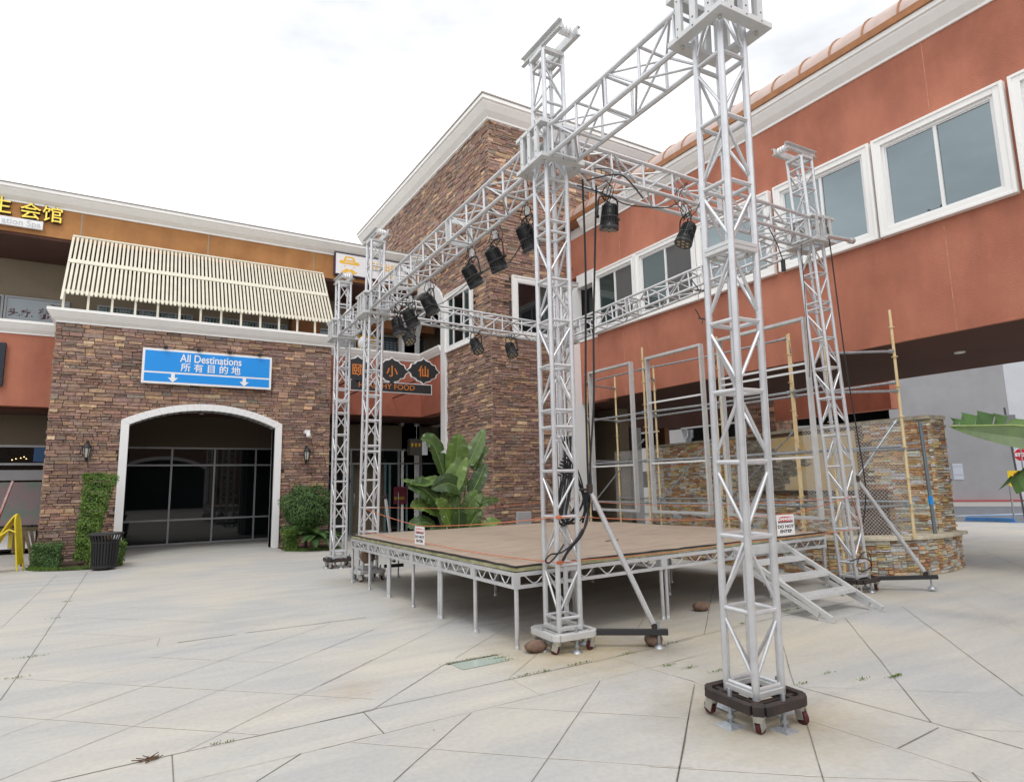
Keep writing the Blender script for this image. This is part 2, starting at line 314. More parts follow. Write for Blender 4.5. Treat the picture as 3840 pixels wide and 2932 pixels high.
def stones(mb, F, u0, u1, z0, z1, rg, skip=None, pal=PAL_B, pw=PAL_W, hs=(.05,.115), ls=(.12,.44), dep=(.015,.05), gap=.004, dark=1.0):
    z = z0; O,U,Nn = F
    while z < z1-.015:
        h = min(rg.uniform(*hs), z1-z)
        if z1-z-h < .03: h = z1-z
        u = u0; first = True
        while u < u1-.01:
            l = min(rg.uniform(*ls)*(.5+h/hs[1]*.6)*(rg.uniform(.35,1) if first else 1), u1-u); first = False
            if u1-u-l < .06: l = u1-u
            if not (skip and skip(u+l/2, z+h/2, l/2, h/2)):
                parts = [(z, h)]
                if rg.random() < .16 and h > hs[1]*.7: k = rg.uniform(.4,.6); parts = [(z, h*k), (z+h*k, h*(1-k))]
                for zz, hh in parts:
                    c = rg.choices(pal, pw)[0] if pw else rg.choice(pal); k = rg.uniform(.80,1.18)*dark; mb.col = tuple(min(1, x*k*rg.uniform(.95,1.05)) for x in c)
                    d = rg.uniform(*dep); j = lambda a=.006: rg.uniform(-a, a)
                    P = lambda uu, z_, dd: O+U*uu+Vector((0,0,z_))+Nn*dd
                    ua, ub, za, zb = u+gap/2, u+l-gap/2, zz+gap/2, zz+hh-gap/2; t = .006
                    m = (ua+ub)/2+j(.03)
                    A = [P(ua,za+j(.003),0),P(m,za,0),P(ub,za+j(.003),0),P(ub,zb+j(.003),0),P(m,zb,0),P(ua,zb+j(.003),0)]
                    B = [P(ua+t,za+t+j(),d+j(.008)),P(m,za+t+j(),d+j(.01)),P(ub-t,za+t+j(),d+j(.008)),P(ub-t,zb-t+j(),d+j(.008)),P(m,zb-t+j(),d+j(.01)),P(ua+t,zb-t+j(),d+j(.008))]
                    mb.add(A+B, [(6,7,10,11),(7,8,9,10)]+[(i,(i+1)%6,6+(i+1)%6,6+i) for i in range(6)])
            u += l
        z += h
    mb.col = (1,1,1)

def cornice(mb, F, u0, u1, zb, zt, out, prof=None):
    prof = prof or [(0,0),(.12,0),(.12,.12),(.2,.16),(.5,.35),(.78,.62),(.84,.68),(.84,.74),(1,.78),(1,1),(0,1)]
    O,U,Nn = F; A = []; B = []
    for d,z in prof:
        q = O+Nn*(d*out)+Vector((0,0,zb+(zt-zb)*z)); e = d*out
        A.append(q+U*(u0-(e if u0_m else 0))); B.append(q+U*(u1+(e if u1_m else 0)))
    n = len(prof); mb.add(A+B, [tuple(range(n)), tuple(range(n,2*n))]+[(i,(i+1)%n,n+(i+1)%n,n+i) for i in range(n)])
u0_m = u1_m = False
def corn(mb, F, u0, u1, zb, zt, out, m0=False, m1=False):
    global u0_m, u1_m
    u0_m, u1_m = m0, m1; cornice(mb, F, u0, u1, zb, zt, out)

# window: trim > , sash, panes
def window(par, F, u0, u1, z0, z1, nm='window', trim=.13, proud=.10, mull=(.5,), glasses=(GLASSB,), sill=True, sash=.045, drop=0, trimmat=None):
    mb = MB(); T = trim; w = trimmat or WHT
    for (a,b,c,d) in ((u0,u0+T,z0,z1),(u1-T,u1,z0,z1),(u0+T,u1-T,z1-T,z1),(u0+T,u1-T,z0,z0+T)):
        mb.fbox(F, a, b, c, d, 0, proud)
    e = .035
    for (a,b,c,d) in ((u0-.012,u0+e,z0-.012,z1+.012),(u1-e,u1+.012,z0-.012,z1+.012),(u0+e,u1-e,z1-e,z1+.012),(u0+e,u1-e,z0-.012,z0+e)):
        mb.fbox(F, a, b, c, d, 0, proud+.018)
    tr = mb.build(nm, w, par, bevel=.006)
    a, b, c, d = u0+T, u1-T, z0+T, z1-T; s = MB()
    for (p,q,r,t) in ((a,a+sash,c,d),(b-sash,b,c,d),(a+sash,b-sash,d-sash,d),(a+sash,b-sash,c,c+sash)): s.fbox(F,p,q,r,t,.0,.055)
    for (p,q,r,t) in ((a+sash,a+sash+.02,c+sash,d-sash),(b-sash-.02,b-sash,c+sash,d-sash),(a+sash+.02,b-sash-.02,d-sash-.02,d-sash)): s.fbox(F,p,q,r,t,.0,.035)
    for k in mull: x = a+(b-a)*k; s.fbox(F, x-.025, x+.025, c+sash, d-sash-.02, 0, .045)
    s.build('sash', WHT2, tr)
    ed = [a+sash]+[a+(b-a)*k for k in mull]+[b-sash]
    for i in range(len(ed)-1):
        p = MB(); p.fbox(F, ed[i], ed[i+1], c+sash, d-sash-.02, .008, .014+.004*(i%2)); p.build('pane', glasses[i%len(glasses)], tr)
    return tr

def arch_poly(c, hw, zs, za, z0, n=24, seg=True):
    # opening outline from left foot over the arch to right foot (segmental arch)
    h = za-zs; R = (hw*hw+h*h)/(2*h); cz = za-R; a = math.asin(min(1, hw/R)) if h <= hw else math.pi-math.asin(hw/R)
    P = [(c-hw, z0)]
    for i in range(n+1):
        t = -a+2*a*i/n; P.append((c+R*math.sin(t), cz+R*math.cos(t)))
    P.append((c+hw, z0)); return P
def arch_z(P, u):
    Q = P[1:-1]
    for (a,za),(b,zb) in zip(Q, Q[1:]):
        if a <= u <= b: return za+(zb-za)*(u-a)/(b-a+1e-9)
    return -1
def ring(mb, F, Po, Pi, d0, d1):
    for i in range(len(Po)-1):
        q = [Po[i], Po[i+1], Pi[i+1], Pi[i]]; mb.prism(F, q, d0, d1)

# ======== stone entrance pavilion (left) ========
Ys = 18.2
pav = thing('stone_pavilion', 'brown stone entrance wing with white arched opening onto dark glass', 'building', (1.5,18.2,0))
Po = arch_poly(1.56, 1.90, 3.33, 3.80, 0); Pi = arch_poly(1.56, 1.72, 3.22, 3.63, 0)
FS = FY(18.24)
w = MB(); w.prism(FS, [(-1.78,0),(Pi[0][0],0)]+Pi[1:-1]+[(Pi[-1][0],0),(4.76,0),(4.76,5.7),(-1.78,5.7)], -.36, 0)
w.box((-1.78,18.6,0),(-1.5,21.3,5.7)); w.box((4.5,18.6,0),(4.76,21.3,5.7)); w.build('wall', MORT, pav)
rg = random.Random(11); st = MB()
def sk(u, z, l, h):
    for x in (u-l, u, u+l):
        if Pi[0][0] < x < Pi[-1][0] and z-h < arch_z(Pi, x): return True
stones(st, FS, -1.8, 4.79, 0.0, 5.66, rg, sk)
stones(st, FX(-1.78), 18.24, 19.8, 0, 5.66, rg); stones(st, (Vector((4.76,0,0)),Vector((0,1,0)),Vector((1,0,0))), 18.24, 19.6, 0, 5.66, rg)
st.build('stone_cladding', STONE, pav, recalc=True)
a = MB(); ring(a, FY(18.2), Po, Pi, -.45, .075); a.build('arch_trim', WHT2, pav, bevel=.01)
c = MB(); corn(c, FY(18.2), -1.8, 4.8, 5.65, 5.97, .2, True, True); corn(c, FX(-1.8), 18.2, 19.85, 5.65, 5.97, .2); c.box((-1.8,18.2,5.7),(4.8,19.9,5.93)); c.build('cornice_band', WHT, pav)
# porch soffit, side walls and glazing behind the arch
p = MB(); p.box((-1.5,18.62,3.78),(4.5,22.2,3.95)); p.build('porch_ceiling', SOFF, pav)
gl = MB(); p2 = MB()
F3 = FY(21.3)
for x in (-1.5,-.21,.95,2.11,3.29,4.4):
    gl.fbox(F3, x-.025, x+.025, 0, 2.84, -.03, .03)
for z in (.03,.72,2.32,2.83): gl.fbox(F3, -1.5, 4.5, z-.025, z+.025, -.02, .025)
gl.build('window_mullions', MULL, pav)
xs = (-1.5,-.21,.95,2.11,3.29,4.4)
for x0, x1 in zip(xs, xs[1:]):
    for z0, z1 in ((.055,.695),(.745,2.295),(2.345,2.805)):
        q = MB(); q.fbox(F3, x0+.025, x1-.025, z0, z1, -.012, 0); q.build('glass_pane', GLASSD, pav)
q = MB(); q.box((-1.5,21.28,2.85),(4.5,21.5,3.78)); q.box((-1.5,21.4,0),(4.5,21.5,2.85)); q.build('upper_panel', mat('dark_taupe',(.10,.075,.05),.9), pav)
q = MB(); q.tube([(1.6,20.3,3.785),(1.6,20.3,3.76)], .06, 12); q.build('downlight', WHT2, pav)

# ======== left shop building ========
shop = thing('shop_building', 'two storey shop building with ochre parapet and white cornice', 'building', (1,20,0))
q = MB(); q.box((-14,19.8,8.28),(9.6,22,9.4)); q.build('parapet_wall', ORG, shop)
q = MB(); corn(q, FY(19.8), -14, 9.5, 9.07, 9.46, .30); q.box((-14,19.58,9.36),(9.5,22.2,9.45)); q.build('cornice', WHT, shop)
q = MB(); q.box((-14,19.48,9.464),(9.5,22.2,9.485)); q.build('roof_edge', mat('roof_edge',(.30,.26,.23),.7), shop)
q = MB(); q.box((-14,22,0),(10.4,22.3,8.28)); q.build('upper_back_wall', TAUPE, shop)
q = MB(); q.box((-14,19.82,8.2),(9.6,22,8.27)); q.build('upper_ceiling', SOFF, shop)
q = MB(); q.box((-14,19.8,3.76),(-1.8,20.1,5.6)); q.build('red_spandrel', RED, shop)
q = MB(); corn(q, FY(19.8), -14, -1.83, 5.6, 5.93, .16); q.box((-14,19.8,5.6),(-1.83,22,5.9)); q.build('balcony_band', WHT, shop)
q = MB(); q.box((4.77,19.6,3.86),(8.2,19.9,5.7)); q.box((8.205,17.93,3.86),(8.6,19.9,5.7)); q.build('recess_spandrel', REDD, shop)
q = MB(); corn(q, FY(19.6), 4.8, 8.2, 5.72, 5.99, .12); corn(q, FX(8.205), 17.93, 19.6, 5.72, 5.99, .12); q.box((4.8,19.62,5.7),(8.5,22,5.96)); q.build('recess_band', WHT, shop)
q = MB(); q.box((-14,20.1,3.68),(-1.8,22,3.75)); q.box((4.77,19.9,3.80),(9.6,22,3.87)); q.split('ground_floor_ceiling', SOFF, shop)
q = MB()
for x in (-1.6,1.51,4.57): q.fbox(FY(19.797), x-.02, x+.02, 8.29, 9.07, 0, .004)
q.split('seam', mat('seam_grey',(.36,.28,.2),.8), shop)
# brown pier on upper floor and window band
q = MB(); q.box((4.3,21.5,5.9),(5.25,22,8.2)); q.box((6.6,21.2,7.2),(9.4,21.99,8.2)); q.split('brown_pier', mat('brown_stucco',(.26,.11,.045),.9,var=.15,vs=2), shop)
F22 = FY(21.99)
def stripwin(u0, u1, z0, z1, mulls, kind):
    f = MB()
    for (a,b,c,d) in ((u0,u0+.05,z0,z1),(u1-.05,u1,z0,z1),(u0+.05,u1-.05,z1-.05,z1),(u0+.05,u1-.05,z0,z0+.05)): f.fbox(F22,a,b,c,d,0,.05)
    for k in mulls: f.fbox(F22, k-.025, k+.025, z0+.05, z1-.05, 0, .045)
    o = f.build('window', MULL, shop); p = MB(); p.fbox(F22, u0+.05, u1-.05, z0+.05, z1-.05, .002, .01)
    p.build('pane', kind, o)
    if kind is not FROST:
        b = MB(); x = u0+.09
        while x < u1-.1: b.fbox(F22, x, x+.055, z0+.06, z1-.07, .012, .016); x += .1
        b.build('blind', mat('teal_blind',(.20,.27,.26),.7), o)
    return o
stripwin(-1.23,1.34,5.92,7.12,(-.05,.85),GLASSI); stripwin(1.62,4.25,5.92,7.13,(2.2,3.3),GLASSI)
fw = stripwin(-3.40,-1.9,5.92,7.12,(),FROST); stripwin(-6.5,-3.42,5.92,7.12,(-5,),GLASSI)
text('window_lettering','头.疗.',F22,-3.02,6.64,.235,INK,fw,.014,bold=.004)
text('window_lettering','养生',F22,-2.31,6.66,.32,INK,fw,.014,bold=.006)
text('window_lettering','头疗养发  头疗养发',F22,-2.72,6.44,.09,GREYT,fw,.014)
q = MB(); rg2 = random.Random(5)
pp = [(-2.35,6.98),(-2.2,6.94),(-2.1,6.97),(-1.95,6.9)]
q.tube([(x,21.965,z) for x,z in pp], .008, 5)
for i in range(14): x = rg2.uniform(-2.3,-1.97); q.tube([(x,21.965,6.93),(x+rg2.uniform(-.08,.08),21.965,6.93+rg2.uniform(-.1,.07))], .005, 4)
q.build('branch_drawing', INK, fw)
hw = MB(); hw.fbox(F22, .9, 1.28, 6.1, 6.72, .02, .03); ho = hw.build('red_notice', SWHITE, shop); text('lettering','Head',F22,1.09,6.62,.2,DRED,ho,.034,bold=.006)
hw = MB(); hw.fbox(F22, .0, .7, 6.05, 6.95, .02, .03); hw.build('window_poster', mat('faded_poster',(.42,.36,.30),.6,col2=(.25,.33,.34),vs=3), shop)
# recess upper floor: glazing with posters
def poster(u0,u1,z0,z1,m,F=FY(21.94)):
    b = MB(); b.fbox(F,u0,u1,z0,z1,0,.02); return b.build('poster', m, shop)
q = MB(); q.fbox(FY(21.99), 5.3, 9.3, 5.9, 7.12, 0, .02); q.build('recess_window', GLASSI, shop)
q = MB()
for x in (5.3,6.6,7.45,8.35,9.3): q.fbox(FY(21.95), x-.03, x+.03, 5.9, 7.12, 0, .05)
q.fbox(FY(21.95), 5.3, 9.3, 7.07, 7.12, 0, .055); q.build('window_frame', MULL, shop)
poster(6.0,6.55,5.9,7.0,mat('pale_poster',(.55,.62,.66),.5)); poster(5.2,5.55,6.5,6.9,YEL)
po = poster(6.7,7.4,5.9,7.04,mat('amber_poster',(.80,.45,.02),.5)); text('print','HAPPY HOUR',FY(21.92),7.05,6.9,.09,INK,po,.004)
q = MB(); q.ball((7.1,21.92,6.62), .16, 10, (1.2,.05,.6)); q.build('print', SWHITE, po)
po = poster(7.55,8.25,5.9,7.0,mat('navy_poster',(.03,.05,.07),.5))
q = MB()
for i in range(4):
    for k in range(4): q.fbox(FY(21.92), 7.62+k*.15, 7.72+k*.15, 6.85-i*.09, 6.87-i*.09, 0, .003)
for k in range(6): q.fbox(FY(21.92), 7.6+k*.1, 7.66+k*.1, 6.5, 6.56, 0, .003)
q.split('print', FROST, po)
poster(8.3,9.1,5.9,7.02,mat('grey_board',(.38,.40,.41),.5))
# ground-floor shop fronts
def shopfront(x0, x1, xs, door=None):
    f = MB(); F = FY(21.3)
    for x in xs: f.fbox(F, x-.03, x+.03, 0, 2.86, -.03, .04)
    for z in (2.36,2.84): f.fbox(F, x0, x1, z-.03, z+.03, -.02, .035)
    f.build('storefront_frame', MULL, shop)
q = MB(); q.box((-14,21.28,2.87),(-1.8,21.4,3.7)); q.box((4.77,21.28,2.87),(9.6,21.4,3.7)); q.split('fascia_panel', mat('dim_taupe',(.15,.12,.085),.9), shop)
shopfront(-14,-1.8,(-8,-6.2,-4.5,-2.0)); shopfront(4.77,9.5,(4.9,6.33,8.05,8.9))
q = MB(); q.fbox(FY(21.3), -14, -1.8, .1, 2.84, -.02, -.01); q.build('glass_pane', GLASSD, shop)
q = MB(); q.fbox(FY(21.25), -14, -1.8, 1.93, 2.2, 0, .05); q.build('sill_panel', GREYW, shop)
q = MB(); q.fbox(FY(21.25), -3.6, -2.05, .75, 1.88, 0, .01); q.build('window_mural', mat('window_mural',(.30,.22,.23),.3,col2=(.20,.24,.21),vs=1.6,amin=.45,amax=.55), shop)
q = MB(); q.fbox(FY(21.2), -4.5, -2.05, .62, .7, 0, .2); q.build('counter_shelf', BARK, shop)
q = MB(); q.fbox(FY(21.22), -2.9, -2.15, .15, .6, 0, .02); q.build('white_panel', SWHITE, shop)
q = MB(); q.fbox(FY(21.19), -2.72, -2.42, .18, .58, 0, .015); q.build('yellow_notice', mat('notice_yellow',(.6,.45,.05),.5), shop)
q = MB()
for i,(x,z) in enumerate(((-2.72,2.5),(-2.62,2.52),(-2.55,2.55),(-2.5,2.5),(-2.8,2.47))): q.ball((x,21.22,z), .014, 6)
q.split('lit_bulb', mat('warm_bulb',(1,.7,.3),.4,emit=2.5), shop)
q = MB(); q.fbox(FY(21.25), -2.35, -2.1, 2.42, 2.8, 0, .01); q.build('blue_decal', mat('blue_decal',(.01,.08,.22),.4), shop)
# recess: open dark doorway
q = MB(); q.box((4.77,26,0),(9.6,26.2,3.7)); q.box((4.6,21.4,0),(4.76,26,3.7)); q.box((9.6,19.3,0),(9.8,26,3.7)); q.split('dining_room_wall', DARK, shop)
q = MB(); q.fbox(FY(21.3), 4.95, 6.3, .1, 2.33, -.02, -.01); q.fbox(FY(21.3), 7.6, 9.5, .08, 2.33, -.02, -.01); q.fbox(FY(21.3), 4.95, 9.5, 2.39, 2.81, -.02, -.01); q.build('glass_pane', GLASSD, shop)
q = MB()
for x in (6.38,7.55,7.72,8.35): q.fbox(FY(21.3), x-.035, x+.035, 0, 2.34, -.02, .05)
q.split('door_stile', mat('teal_frame',(.12,.2,.2),.4), shop)
for x, s in ((6.42,1),(8.0,1)):
    q = MB(); q.tube([(x,21.22,.95),(x,21.14,.95),(x,21.14,1.35),(x,21.22,1.35)], .014, 6); q.build('door_handle', ALU, shop)
for x, y, z in ((7.25,22.4,1.62),(7.75,23.2,1.78)):
    q = MB(); q.tube([(x,y,z),(x,y,z+.07),(x,y,z+.16),(x,y,z+.18)], .1, 12, rs=[.2,.18,.08,.03]); q.tube([(x,y,z+.18),(x,y,3.7)], .006, 5)
    q.build('pendant_lamp', mat('amber_shade',(.95,.5,.02),.4,emit=.5), shop)
q = MB(); q.ball((6.95,22.6,.9), .3, 10, (1.2,.6,.25)); q.box((6.5,22.3,.45),(7.5,22.9,.8)); q.build('dining_table', mat('dim_linen',(.10,.09,.07),.8), shop)
po = MB(); po.fbox(FY(21.24), 7.85, 8.35, .95, 1.55, 0, .01); po = po.build('door_poster', mat('dim_red',(.14,.015,.03),.5), shop)
po = MB(); po.fbox(FY(21.24), 7.87, 8.25, 1.1, 1.2, .012, .02); po.build('door_print', mat('dim_yellow',(.30,.20,.02),.5), shop)
for i,x in enumerate((5.5,6.15)):
    q = MB(); q.tube([(x,21.235,1.78),(x,21.225,1.78)], .17, 20); d = q.build('window_emblem', mat('deep_blue_decal',(.008,.02,.07),.4), shop); text('print','福',FY(21.22),x,1.78,.2,mat('pale_blue_print',(.10,.14,.28),.4),d,.006)
text('print','JOY',FY(21.24),5.55,1.38,.22,mat('pale_blue_print',(.10,.14,.28),.4),shop,.006)
q = MB(); q.fbox(FY(21.24), 4.95, 5.35, .25, 1.35, 0, .01); q.fbox(FY(21.24),5.0,5.3,.3,.5,.01,.02); q.build('door_poster', mat('worn_poster',(.30,.12,.03),.5,col2=(.35,.32,.28),vs=3), shop)
q = MB(); q.tube([(6.9,20.3,3.68),(6.9,20.3,3.655)], .07, 12); q.build('downlight', WHT2, shop)
q = MB(); q.box((7.26,20.45,.0),(7.35,20.5,1.0)); 
lean = MB(); lean.bar((6.55,19.5,1.0),(6.95,20.3,.02),.05,.05); tag(lean.build('leaning_post', ALU), 'pale square post leaning by the restaurant doorway behind the stage', 'post')

# ======== stone tower ========
tw = thing('stone_tower', 'tall brown stone corner tower with white crown cornice', 'building', (8.2,14.7,0))
TX, TY = 8.24, 14.74
Po2 = arch_poly(19.6, 2.05, 7.15, 8.45, 0, 28); Pi2 = arch_poly(19.6, 1.68, 7.0, 8.12, 0, 28)
w = MB(); w.prism(FX(TX), [(TY,0),(Pi2[0][0],0)]+Pi2[1:-1]+[(Pi2[-1][0],0),(26,0),(26,12.05),(TY,12.05)], -.4, 0)
w.box((TX+.4,TY,0),(10.7,TY+.4,12.05)); w.box((10.7,TY,7.6),(15.0,TY+.4,12.05)); w.box((14.6,TY+.4,8),(15,26,12.05)); w.build('wall', MORT, tw)
rg = random.Random(21); st = MB()
def sk2(u, z, l, h):
    for x in (u-l, u, u+l):
        if Pi2[0][0] < x < Pi2[-1][0] and z-h < arch_z(Pi2, x): return True
    return 15.85-l < u < 17.45+l and 5.76-h < z < 7.4+h
stones(st, FX(TX), TY-.03, 26, 0, 12.02, rg, sk2, ls=(.12,.46))
def sk3(u, z, l, h): return (9.03-l < u < 10.52+l and 5.76-h < z < 7.33+h) or (u > 10.75 and z < 7.6)
stones(st, FY(TY), TX-.03, 14.9, 0, 12.02, rg, sk3, ls=(.12,.46))
st.build('stone_cladding', STONE, tw)
a = MB(); ring(a, FX(8.24), Po2, Pi2, -.6, .09); a.build('arch_trim', WHT2, tw, bevel=.01)
q = MB(); corn(q, FX(8.2), 14.7, 26, 12.02, 12.52, .36, True); corn(q, FY(14.7), 8.2, 15, 12.02, 12.52, .36, True); q.box((8.2,14.7,12.0),(15,26,12.5)); q.build('cornice', WHT, tw)
q = MB(); q.box((7.82,14.32,12.524),(15.4,26,12.57)); q.build('roof_edge', mat('roof_edge',(.30,.26,.23),.7), tw)
window(tw, FX(8.2), 15.72, 17.55, 5.66, 7.5, mull=(.28,.72), glasses=(GLASSI,GLASSD,GLASSI), proud=.06)
window(tw, FY(14.7), 8.9, 10.65, 5.66, 7.43, mull=(.5,), glasses=(GLASSD,GLASSI), proud=.06)
q = MB(); q.tube([(11.72,14.55,11.9),(11.72,14.55,8.1),(11.6,14.55,7.97),(10.9,14.55,7.95)], .045, 8); q.build('downpipe', COPE, tw)
q = MB(); q.box((10.72,14.3,0),(11.06,14.72,7.25)); q.build('corner_pilaster', WHT2, tw, bevel=.01)
q = MB(); q.box((8.65,15.2,3.8),(10,19.9,3.86)); q.build('porch_ceiling', SOFF, tw)
q = MB(); q.box((9.9,15.2,0),(10.0,19.3,8.3)); q.build('inner_wall', TAUPE, tw)
q = MB(); q.box((8.65,15.2,8.3),(10.7,26,8.4)); q.build('inner_ceiling', SOFF, tw)
q = MB(); q.box((9.9,19.3,5.9),(10.0,22,8.3)); q.build('balcony_end_wall', TAUPE, tw)
# inside of the upper arch
q = MB(); q.prism(FX(8.7), [(17.9,5.9),(21.4,5.9),(21.4,8.2),(17.9,8.2)], -.02, 0); 
q = MB(); q.add([(8.7,18.2,7.3),(8.7,20.6,7.3),(9.3,19.6,5.9),(9.3,18.8,5.9)], [(0,1,2,3)]); 

# ======== red upper building (bridge) ========
rb = thing('red_building', 'long terracotta stucco upper storey bridging the passage, with white framed windows', 'building', (10.95,6,3.8))
RX = 10.95
FR_ = FX(RX)
q = MB(); q.box((RX,-14,3.82),(RX+.07,13.45,9)); q.build('wall', RED, rb)
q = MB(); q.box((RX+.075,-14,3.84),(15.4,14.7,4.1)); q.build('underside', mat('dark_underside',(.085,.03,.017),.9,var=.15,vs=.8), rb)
q = MB(); q.box((15.4,-14,3.9),(15.7,14.7,9)); q.build('rear_wall', REDD, rb)
q = MB(); corn(q, FR_, -14, 13.9, 8.8, 9.2, .26); q.box((RX+.1,-14,8.85),(RX+.35,14.7,9.15)); q.build('cornice', WHT, rb)
q = MB(); q.box((RX-.30,-14,9.205),(RX+.1,14.7,9.33)); q.build('gutter', COPE, rb)
# barrel-curved copper roof with ribs
q = MB(); prof = [(RX-.24+(1-math.cos(t))*1.5, 9.33+math.sin(t)*.78) for t in [i*math.pi/2/10 for i in range(11)]]
vs = [(x,-14,z) for x,z in prof]+[(x,14.7,z) for x,z in prof]; q.add(vs, [(i,i+1,11+i+1,11+i) for i in range(10)], True); q.build('roof', COPPER, rb, recalc=False)
q = MB(); y = -2.0
while y < 14.6:
    q.tube([(x,y,z+.012) for x,z in prof], .02, 5); y += .62
q.split('roof_rib', COPE, rb)
wins = [(3.0-1.44,3.51,None),(3.6,5.55,None),(5.62,7.56,None),(7.69,9.65,None),(9.70,11.71,'open'),(11.75,13.47,'open')]
for a_, b_, k in wins:
    window(rb, FR_, a_, b_, 5.67, 7.43, mull=(.5,), glasses=(GLASSB,) if not k else (mat('insect_screen',(.10,.10,.10),.6,var=.1,vs=50), GLASSI) )
q = MB(); q.box((RX-.05,13.46,7.22),(RX+.3,14.3,7.6)); q.box((RX-.02,13.46,5.6),(RX+.3,14.3,5.72)); q.split('corner_lintel', WHT2, rb)
q = MB(); q.box((RX+.25,13.46,5.72),(RX+.3,14.3,7.22)); q.build('corner_glass', GLASSD, rb)
q = MB(); q.box((RX,13.46,3.82),(RX+.3,14.69,5.6)); q.box((RX,13.46,7.6),(RX+.3,14.69,8.8)); q.split('corner_wall', RED, rb)
q = MB()
for y in (4.63,8.9,0.2,12.4):
    for z0, z1 in ((3.83,5.55),(7.55,8.8)): q.fbox(FR_, y-.008, y+.008, z0, z1, .0, .003)
q.split('seam', mat('pale_seam',(.54,.25,.17),.9,var=.3,vs=6), rb)
for x, y in ((13.0,5.5),(12.2,8.0),(13.4,3.2)):
    q = MB(); q.tube([(x,y,3.838),(x,y,3.815)], .09, 14); q.build('downlight', WHT2, rb)
# under the bridge
q = MB(); q.box((18,9.45,3.45),(18.4,13.2,8)); q.build('inner_beam', RED, rb)
q = MB(); q.box((18,14.35,3.6),(18.3,28,8)); q.build('rear_beam', SOFF, rb)
q = MB(); q.box((15.4,15.6,0),(15.62,15.85,3.35)); q.build('brown_post', mat('brown_post',(.17,.075,.035),.8), rb)
q = MB(); q.box((13,15.15,0),(13.4,19,3.86)); q.box((11.3,14.9,0),(11.5,19,3.86)); q.box((11.0,19,0),(16,19.3,3.86)); q.split('taupe_column', TAUPE, rb)
q = MB(); q.box((15.4,17.2,0),(15.8,19,3.5)); q.build('grey_pier', GREYW, rb)
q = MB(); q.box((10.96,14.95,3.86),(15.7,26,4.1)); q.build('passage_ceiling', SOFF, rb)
pier = MB(); pier.box((18.02,13.17,0),(18.9,14.3,8)); pier.build('pier_core', MORT, rb)
st = MB(); rg = random.Random(31); stones(st, FX(18.02), 13.17, 14.32, 0, 6, rg, hs=(.12,.2), ls=(.2,.5)); stones(st, FY(13.17), 18.0, 18.9, 0, 6, rg, hs=(.12,.2), ls=(.2,.5)); st.build('stone_pier', STONE, rb)
# small hopper / pipe
q = MB(); q.tube([(21.7,20.5,3.8),(21.7,20.5,3.2)], .18, 10); pipe = q

# ======== parking structure and far grey wall ========
ps = thing('parking_structure', 'white parking structure with dark level openings seen through the passage', 'building', (22,25,0))
q = MB()
F = FX(22)
for z0, z1 in ((0,1.25),(2.05,3.2),(3.95,5.5),(6.3,8)): q.fbox(F, 17.2, 40, z0, z1, -.3, 0)
q.box((22,17.2,0),(22.3,17.8,8));
for y in (21.2,26.0,31,36): q.box((22,y,0),(22.4,y+.9,8))
q.build('wall', mat('white_paint_wall',(.72,.73,.74),.8,var=.06,vs=.8), ps)
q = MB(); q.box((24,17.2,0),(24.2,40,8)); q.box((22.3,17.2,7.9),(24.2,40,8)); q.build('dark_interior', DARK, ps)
q = MB(); q.tube([(21.85,20.5,3.85),(21.85,20.5,3.55),(21.85,20.65,3.45),(21.85,20.65,3.1)], .15, 10); q.build('vent_duct', GALV, ps)
gw = thing('grey_wall_building', 'large plain grey stucco building beyond the parking lot', 'building', (36,15,0))
d = Vector((1.37,-2.3,0)).normalized(); nrm = Vector((d.y,-d.x,0)); FG = (Vector((36.43,15,0)), d, -nrm if nrm.x > 0 else nrm)
q = MB(); q.fbox(FG, -3.78, 1.3, .2, 14, -.4, 0); q.fbox(FG, -26, -3.78, .2, 4.47, -.4, 0); q.fbox(FG, -26, -3.78, 6.4, 14, -.4, 0); q.build('wall', GREYW, gw)
q = MB(); q.fbox(FG, -26, -3.4, 4.3, 6.6, -3.5, -3.4); q.fbox(FG, -26, -3.7, 4.3, 4.4, -3.5, -.4); q.fbox(FG, -26, -3.7, 6.5, 6.6, -3.5, -.4); q.fbox(FG, -3.75, -3.7, 4.3, 6.6, -3.5, -.41); q.build('dark_opening', DARK, gw)
q = MB(); q.fbox(FG, 1.3, 22, .2, 14, -.4, .01); q.build('pale_wall', GREYL, gw)
q = MB()
for u in (-7.4,): q.fbox(FG, u-.03, u+.03, .2, 14, 0, .004)
q.build('seam', GREYL, gw)
q = MB(); q.fbox(FG, -26, 22, 0, .22, -.2, .25); struct(tag(q.build('kerb', mat('pale_kerb',(.6,.58,.55),.8)), None or 'kerb', 'kerb')) if False else struct(q.build('kerb', mat('pale_kerb',(.6,.58,.55),.8), keep=True))
q = MB(); q.fbox(FG, -26, 22, .224, .32, -.2, .26); struct(q.build('painted_kerb_line', mat('kerb_red',(.45,.12,.12),.8), keep=True))
q = MB(); q.fbox(FG, .9, 1.1, 4.2, 4.35, 0, .15); q.build('security_light', WHT2, gw)
pm = MB()
pm.add([(27.2,12.6,.009),(27.4,12.1,.009),(30.0,11.0,.009),(30.4,11.2,.009)], [(0,1,2,3)]); pm.add([(27.6,16.5,.009),(27.5,16.2,.009),(29.5,14.9,.009),(29.7,15.1,.009)], [(0,1,2,3)])
struct(pm.build('white_lot_marking', mat('marking_white',(.62,.64,.68),.8), keep=True))
pm = MB(); pm.add([(24.6,9.7,.010),(24.6,9.5,.010),(30,7.2,.010),(30,7.4,.010)], [(0,1,2,3)]); pm.add([(27.0,12.3,.010),(28.4,11.9,.012),(30,10.8,.012),(28.4,11.3,.012)], [(0,1,2,3)]); struct(pm.build('blue_lot_marking', mat('marking_blue',(.10,.25,.5),.8), keep=True))

